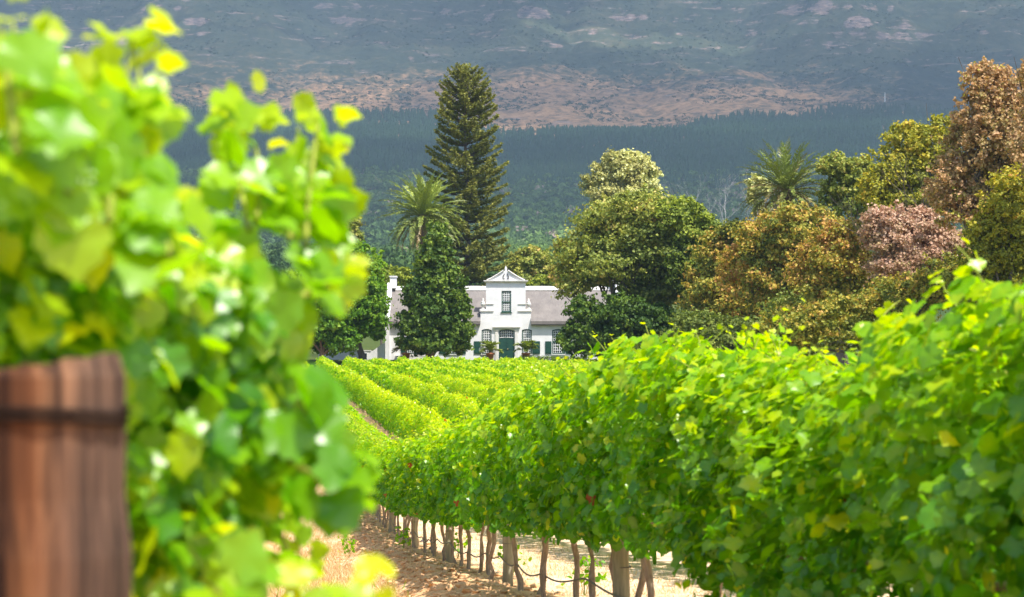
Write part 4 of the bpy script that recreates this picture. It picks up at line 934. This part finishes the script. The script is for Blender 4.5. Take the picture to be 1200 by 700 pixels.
while v < 60:
    if not any(abs(v - p) < .22 for p in posts):
        seg = -1 if v < 12 else int((v - 12) // 6); cnt[seg] = cnt.get(seg, 0) + 1
        if seg < 0: lab = f'tall leafy grapevine {["cut by the right frame edge", "filling the right edge of the view", "just left of the right frame edge", "with raised shoots near the right edge", "in the right part of the near row", "before the golden ground on the right", "with leaves hanging low to the golden ground", "two trunks before the first trellis post", "right beside the first trellis post", "touching the first trellis post", "leaning on the first trellis post"][min(cnt[seg] - 1, 10)]}'
        else: lab = f'{ordn(cnt[seg])} grapevine behind the {ordn(seg + 1)} trellis post of the near row'
        sc = float(np.interp(v, [4.4, 5.9, 6.4, 7.4, 8.8, 11.9, 18, 25, 35], [.81, .79, .74, .78, .87, .97, .92, .92, .94])) + .03 * G.normal()
        place_vine(k % 7, 2.25 + .03 * G.normal(), v, lab, ROW_G, sc); k += 1
    v += .88 + .13 * G.normal()
# drip hose sagging from trunk to trunk
def build_hose():
    pts = []
    vs = np.arange(5, 58, .2); 
    for q in vs:
        x, y = xy(2.25 - .06, q); z = float(ground(x, y, False)) + .27 - .05 * abs(math.sin(q * 1.9 + .8 * math.sin(q * .7))) + .03 * math.sin(q * 1.1); pts.append((x, y, z))
    b = MB(); b.tube(np.array(pts), .0075, 7); o = b.build('drip_hose', M['hose'], None, True); tag(o, 'dark drip irrigation hose sagging along the near row of trunks', 'hose')
build_hose()
# low detail variants
LO = []
for i in range(6):
    g = np.random.default_rng(300 + i)
    V, F, T, st = vine_leaves(g, 640, .06, .125, 9, PEN_V, PEN_F, hw=.34, ly=.75, z0=.4, z1=1.6)
    T = np.clip(T + .1 * (T < .9), 0, np.where(T < .9, .9, 1))
    LO.append((V, F, T, vine_trunk(g, 5, False)))
def mesh_lo(i):
    V, F, T, tr = LO[i]; TV_, TF_, TT_ = merge(tr)
    VV, FF, TT = merge([(V, F, T), (TV_, TF_, TT_)])
    return mesh_np('grapevine', VV, FF, None, TT, False, mats=[M['vine_far'], M['vine_bark']], midx=np.r_[np.zeros(len(F)), np.ones(len(TF_))])
LOM = [mesh_lo(i) for i in range(6)]
spots = []
for r_ in range(0, 19):
    u = 2.25 + 2.5 * r_
    vv = (60 if r_ == 0 else 7.0) + .4 * G.random()
    end = 183 - .0 * u
    while vv < end:
        spots.append((u + .06 * G.normal(), vv, r_)); vv += 1.15 + .08 * G.normal()
for r_ in range(1, 4):
    u = -.55 - 2.5 * r_; vv = 6.
    while vv < 183: spots.append((u + .06 * G.normal(), vv, -r_)); vv += 1.15 + .08 * G.normal()
spots = np.array(spots); sx, sy = xy(spots[:, 0], spots[:, 1]); spx = 600 + F_PX * sx / sy
vis = (spots[:, 1] > 44) & (spx > 395) & (spx < 700) & (spots[:, 2] >= 0)
order = np.argsort(np.where(vis, sy, 1e9)); solo = order[:235]; isolo = np.zeros(len(spots), bool); isolo[solo] = True; isolo &= vis
gz = ground(sx, sy, False)
for q in np.where(isolo)[0]:
    o = link('grapevine', LOM[int(G.integers(0, 6))]); o.location = (sx[q], sy[q], gz[q]); o.rotation_euler = (0, 0, ROWROT + (math.pi if G.random() < .5 else 0))
    s = 1 + .07 * G.normal(); o.scale = (1, 1, s)
    tag(o, 'bright green grapevine in the rows climbing toward the white house', 'grapevine', 'grapevines in the rows climbing toward the house')
rest = np.where(~isolo)[0]
thin = [merge([(V, F, T)] + [(a, b_, c_) for a, b_, c_ in tr]) for V, F, T, tr in
        [(*vine_leaves(np.random.default_rng(400 + i), 150, .15, .26, 4, PEN_V, PEN_F, hw=.42, ly=.75, z0=.4, z1=1.62)[:3], vine_trunk(np.random.default_rng(410 + i), 4, False)) for i in range(5)]]
parts = []
kk = G.integers(0, 5, len(rest))
for i, (V, F, T) in enumerate(thin):
    q = rest[kk == i]; a = np.full(len(q), ROWROT); c, s = np.cos(a), np.sin(a)
    P = np.stack([V[None, :, 0] * c[:, None] - V[None, :, 1] * s[:, None], V[None, :, 0] * s[:, None] + V[None, :, 1] * c[:, None], V[None, :, 2] * (1 + .07 * G.normal(size=len(q)))[:, None]], -1) + np.stack([sx[q], sy[q], gz[q]], -1)[:, None]
    parts.append((P.reshape(-1, 3), (F[None] + (np.arange(len(q)) * len(V))[:, None, None]).reshape(-1, 4), np.tile(T, len(q))))
V, F, T = merge(parts)
tag(link('vineyard_foliage', mesh_np('vineyard_foliage', V, F, M['vine_far'], T)), 'green vine rows beyond the nearer vines, up to the house', 'vines', kind='stuff')

# ------------------------------------------------------------------ left foreground: anchor post and the vines around it
def build_anchor():
    Y = 1.9; x = PT(38, 0, Y)[0]; zt = PT(0, 436, Y)[2]
    o = empty('anchor_post', (x, Y, float(ground(x, Y)))); tag(o, 'thick reddish brown wooden anchor post in the blurred left foreground', 'post')
    h = zt - o.location.z; g = np.random.default_rng(9)
    n = 26; sides = 40; a = np.linspace(0, 2 * np.pi, sides, endpoint=False); V, F = [], []
    for i, z in enumerate(np.r_[np.linspace(-.4, h - .006, n - 1), h]):
        r = .089 * (1 + .018 * np.sin(3 * a + .3) + .012 * np.sin(7 * a + 1) + .015 * np.sin(11 * a) + .006 * g.normal(size=sides)) * (1.07 if z < h - .16 else 1.0) * (.93 if i == n - 1 else 1.0)
        zz = z + (i == n - 1) * (.004 * np.cos(a + .5) + .003 * g.normal(size=sides)) + (.012 * np.cos(a) * (i == n - 1))
        V += list(np.stack([r * np.cos(a), r * np.sin(a), zz + 0 * a], -1))
    for i in range(n - 1):
        for j in range(sides): F.append((i * sides + j, i * sides + (j + 1) % sides, (i + 1) * sides + (j + 1) % sides, (i + 1) * sides + j))
    F.append(tuple(range((n - 1) * sides, n * sides)))
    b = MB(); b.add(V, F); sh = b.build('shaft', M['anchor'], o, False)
    b = MB(); t = np.linspace(0, 4 * np.pi, 60); b.tube(np.stack([.0945 * np.cos(t), .0945 * np.sin(t), h - .035 - .008 * t / 6.28 + .004 * np.cos(t + 2)], -1), .0034, 5); b.build('wire_wrap', M['wire'], o, True)
build_anchor()
def build_left_vines():
    g = np.random.default_rng(21)
    # outline of the leafy mass against the far view, read as heights of the canopy
    TX = [-90, 0, 30, 60, 95, 120, 180, 205, 240, 280, 310, 330, 360, 385, 398, 402]
    TY = [70, 100, 140, 190, 240, 250, 235, 255, 285, 275, 312, 330, 285, 290, 370, 640]
    n = 8000
    px = -80 + 430 * g.random(n); py = 60 + 660 * g.random(n); ok = py > np.interp(px, TX, TY) + 12
    ok &= px < np.interp(py, [200, 300, 420, 520, 570, 600, 640, 700], [342, 348, 350, 340, 336, 320, 284, 268])
    px, py = px[ok], py[ok]
    Y = np.interp(px, [-80, 120, 250, 400], [1.95, 2.1, 2.3, 2.6]) + g.random(len(px)) ** 1.1 * 1.6
    hid = (px < 215) & (py > 410); Y = np.where(hid, np.maximum(Y, 2.12 + .5 * g.random(len(px))), Y)
    P = np.stack([(px - 600) / F_PX * Y, Y, (HORIZON - py) / F_PX * Y], -1); m = len(P)
    N_ = np.array([.55, -.45, .5]) + .55 * g.normal(size=(m, 3)); Tp = np.array([.25, -.1, -.9]) + .5 * g.normal(size=(m, 3)); S = .025 + .034 * g.random(m)
    T = np.clip(.47 + .6 * (g.random(m) - .4) + .1 * (py < 300), .05, .9)
    leaves = [[P, N_, Tp, S, T]]; stems = []
    # single shoots standing clear of the mass: points in the view and a depth
    shoots = [([(128, 260), (132, 190), (140, 130), (150, 80), (158, 35)], 2.0, .085), ([(150, 240), (160, 170), (165, 100), (158, 55)], 2.05, .07),
              ([(292, 270), (280, 215), (272, 165), (285, 130), (280, 112)], 2.5, .08), ([(300, 260), (305, 215), (300, 170), (262, 135)], 2.55, .075),
              ([(358, 290), (362, 230), (368, 180), (372, 150), (378, 138)], 2.6, .08), ([(340, 280), (342, 220), (345, 180), (350, 150)], 2.65, .075), ([(385, 330), (390, 270), (388, 215), (384, 180)], 2.7, .08),
              ([(350, 350), (372, 336), (392, 330), (402, 324)], 2.5, .06), ([(350, 470), (378, 500), (402, 530), (416, 552)], 2.35, .085), ([(340, 540), (372, 560), (396, 578), (408, 565)], 2.3, .085),
              ([(20, 180), (12, 110), (5, 60), (2, 30)], 1.8, .09), ([(60, 220), (40, 130), (22, 70), (14, 25)], 1.85, .08), ([(80, 230), (70, 160), (62, 110)], 1.9, .08), ([(250, 690), (310, 715), (370, 716), (420, 706), (455, 694)], 1.85, .065),
              ([(345, 600), (350, 640), (352, 665)], 3.2, .06), ([(330, 630), (345, 665), (360, 690)], 3.1, .07), ([(200, 300), (190, 240), (186, 200)], 2.0, .1)]
    for pts, Yd, s in shoots:
        Q = np.array([PT(a, b, Yd + .05 * i) for i, (a, b) in enumerate(pts)]); q = np.linspace(0, len(Q) - 1, 5 * len(Q)); i = np.minimum(q.astype(int), len(Q) - 2); fr = (q - i)[:, None]; C = Q[i] * (1 - fr) + Q[i + 1] * fr
        stems.append((*tube(C, np.linspace(.0045, .002, len(C)), 6), .5)); m = len(C)
        d = g.normal(size=(m, 3)); d[:, 1] *= .6; d = nrm(d)
        leaves.append([C + d * .028, np.array([.4, -.55, .5]) + .55 * g.normal(size=(m, 3)), d + [0, 0, -.45], s * .72 * np.linspace(1.05, .6, m) * (.8 + .3 * g.random(m)), np.where(pts[-1][1] > 540 and pts[-1][1] < 580, .62, 1) * np.linspace(.55, .88, m) + .06 * g.normal(size=m)])
    A = [np.concatenate([l[i] for l in leaves]) for i in range(5)]
    vrow = uv(A[0][:, 0], A[0][:, 1])[1]; cuts = [0, 2.2, 2.75, 9]
    names = ['foreground grapevine with large blurred leaves round the thick anchor post', 'foreground grapevine with a tall blurred shoot, second from the anchor post', 'blurred grapevine at the inner end of the left foliage, above the path']
    for k in range(3):
        q = (vrow >= cuts[k]) & (vrow < cuts[k + 1]); vc = [1.75, 2.55, 3.35][k]; x, y = xy(-.62, vc)
        root = empty('grapevine', (x, y, float(ground(x, y)))); tag(root, names[k], 'grapevine', 'blurred grapevines of the left foreground row')
        V, F = scatter(VINE_V, VINE_F, A[0][q] - np.array(root.location), A[1][q], A[2][q], A[3][q])
        link('foliage', mesh_np('foliage', V, F, M['vine'], np.repeat(np.clip(A[4][q], 0, .93), len(VINE_V)), True), root)
        tv, tf, tt = merge(vine_trunk(np.random.default_rng(500 + k), 10)); link('trunk', mesh_np('trunk', tv, tf, M['vine_bark'], tt, True), root)
        st = [s for i, s in enumerate(stems) if i % 3 == k]
        V, F, T = merge(st); link('shoots', mesh_np('shoots', V - np.array(root.location), F, M['vine_stem'], T, True), root)
build_left_vines()
v = 4.4; k = 0
while v < 26:
    o = place_vine(k % 7, -.78, v, f'grapevine of the left row, {ordn(min(k + 1, 13))} behind the blurred foreground leaves' if k < 13 else 'distant grapevine of the left row behind the blurred leaves', 'grapevines of the left row', .84, dz=0); v += 1.25; k += 1

# ------------------------------------------------------------------ path: dry grass, clods, stones, weeds
def build_path():
    g = np.random.default_rng(31); n = 95000
    v = np.where(g.random(n) < .26, 2.5 + 9 * g.random(n), 11 + 46 * g.random(n) ** 1.5); u = np.where(g.random(n) < .55, .0 + 1.35 * g.random(n), 2.45 + 2.2 * g.random(n)); 
    k = fbm(u * 1.2, v * .8, 91, 3) > -.10 + .5 * (g.random(n) - .5) + .5 * (np.abs(np.where(u < 2, (u - .68) / .68, (u - 3.55) / 1.1)) ** 3 * .5 - .12); u, v = u[k], v[k]; m = len(u)
    x, y = xy(u, v); P = np.stack([x, y, ground(x, y) - .005], -1)
    tip = np.array([0, 0, 1.0]) + .75 * g.normal(size=(m, 3)) * [1, 1, .2]; L = (.05 + .12 * g.random(m) ** 1.6) * np.where(u > 2, .5, 1)
    V, F = scatter(DIA_V * np.array([.13, 1, 1.5]), DIA_F, P, g.normal(size=(m, 3)) * [1, 1, .2], tip, L)
    tag(link('dry_grass', mesh_np('dry_grass', V, F, M['grass'], np.repeat(np.where(g.random(m) < .02, .98, .92 * g.random(m)), 4))), 'dry golden grass on the path between the vine rows', 'grass', kind='stuff')
    # clods on the bank under the vines
    a = nrm(g.normal(size=(14, 3))); import bmesh
    bm = bmesh.new(); bmesh.ops.create_icosphere(bm, subdivisions=1, radius=1); IV = np.array([q.co for q in bm.verts]); IF = np.array([[q.index for q in f.verts] for f in bm.faces]); bm.free()
    n = 5200; v = 9 + 36 * g.random(n) ** 1.2; u = 1.72 + .36 * g.normal(size=n); x, y = xy(u, v)
    s = .010 + .045 * g.random(n) ** 3.2; parts = []
    for i in range(6):
        q = np.arange(n) % 6 == i; T_ = IV * (1 + .28 * g.normal(size=(len(IV), 1))); sc = s[q][:, None] * np.stack([1 + .4 * g.random(q.sum()), 1 + .4 * g.random(q.sum()), .6 + .3 * g.random(q.sum())], -1)
        P = T_[None] * sc[:, None] + np.stack([x[q], y[q], ground(x[q], y[q]) + s[q] * .1], -1)[:, None]
        parts.append((P.reshape(-1, 3), (IF[None] + (np.arange(q.sum()) * len(IV))[:, None, None]).reshape(-1, 3), .5))
    V, F, T = merge(parts); tag(link('soil_clods', mesh_np('soil_clods', V, F, M['ground'], T, attrs={'dry': np.repeat(.15, len(V)), 'meadow': np.zeros(len(V))})), 'crumbly brown soil clods on the bank below the vines', 'soil', kind='stuff')
    for i, (px, py, lab) in enumerate([(508, 664, 'grey stone half way up the brown bank'), (497, 657, 'smaller grey stone left of the other bank stone'), (440, 612, 'dark stone at the far end of the bank'), (483, 652, 'flat dark stone below the third trellis post')]):
        Y = 330 * 6 / 2200 / max((py - 580 - 16) / F_PX, .01); Y = float(np.clip(Y, 14, 40)); x = PT(px, 0, Y)[0]
        P = IV * (1 + .18 * g.normal(size=(len(IV), 1))) * np.array([.09, .07, .055]) * (1 - .15 * i)
        o = link('stone', mesh_np('stone', P, IF, M['stone'], np.full(len(P), .5))); o.location = (x, Y, float(ground(x, Y)) + .02); tag(o, lab, 'stone', 'stones on the bank')
    weeds = [(.15, 19.5, 'green weed at the path edge under the blurred leaves'), (2.6, 20.4, 'small green weed among the trunks before the second post'), (2.5, 25.5, 'small green weed among the trunks near the third post'), (1.2, 30, 'thin green weed on the far part of the path'), (2.7, 16.2, 'low green weed behind the trunks near the first post'), (1.9, 27.5, 'tiny weed on the bank crest')]
    for i, (u, v, lab) in enumerate(weeds):
        x, y = xy(u, v); o = empty('weed', (x, y, float(ground(x, y)))); tag(o, lab, 'weed', 'weeds between the vine rows'); m = 46
        h = .08 + .26 * g.random(m); p = np.stack([.07 * g.normal(size=m), .07 * g.normal(size=m), h], -1)
        V, F = scatter(PEN_V, PEN_F, p, g.normal(size=(m, 3)) + [0, -.3, .8], g.normal(size=(m, 3)), .035 + .035 * g.random(m)); link('leaves', mesh_np('leaves', V, F, M['vine_far'], np.repeat(.3 + .4 * g.random(m), 6)), o)
        b = MB(); 
        for _ in range(5): b.tube([(0, 0, -.02), (.03 * g.normal(), .03 * g.normal(), .15), (.08 * g.normal(), .08 * g.normal(), .3)], [.004, .003, .001], 4)
        b.build('stem', M['vine_stem'], o)
build_path()
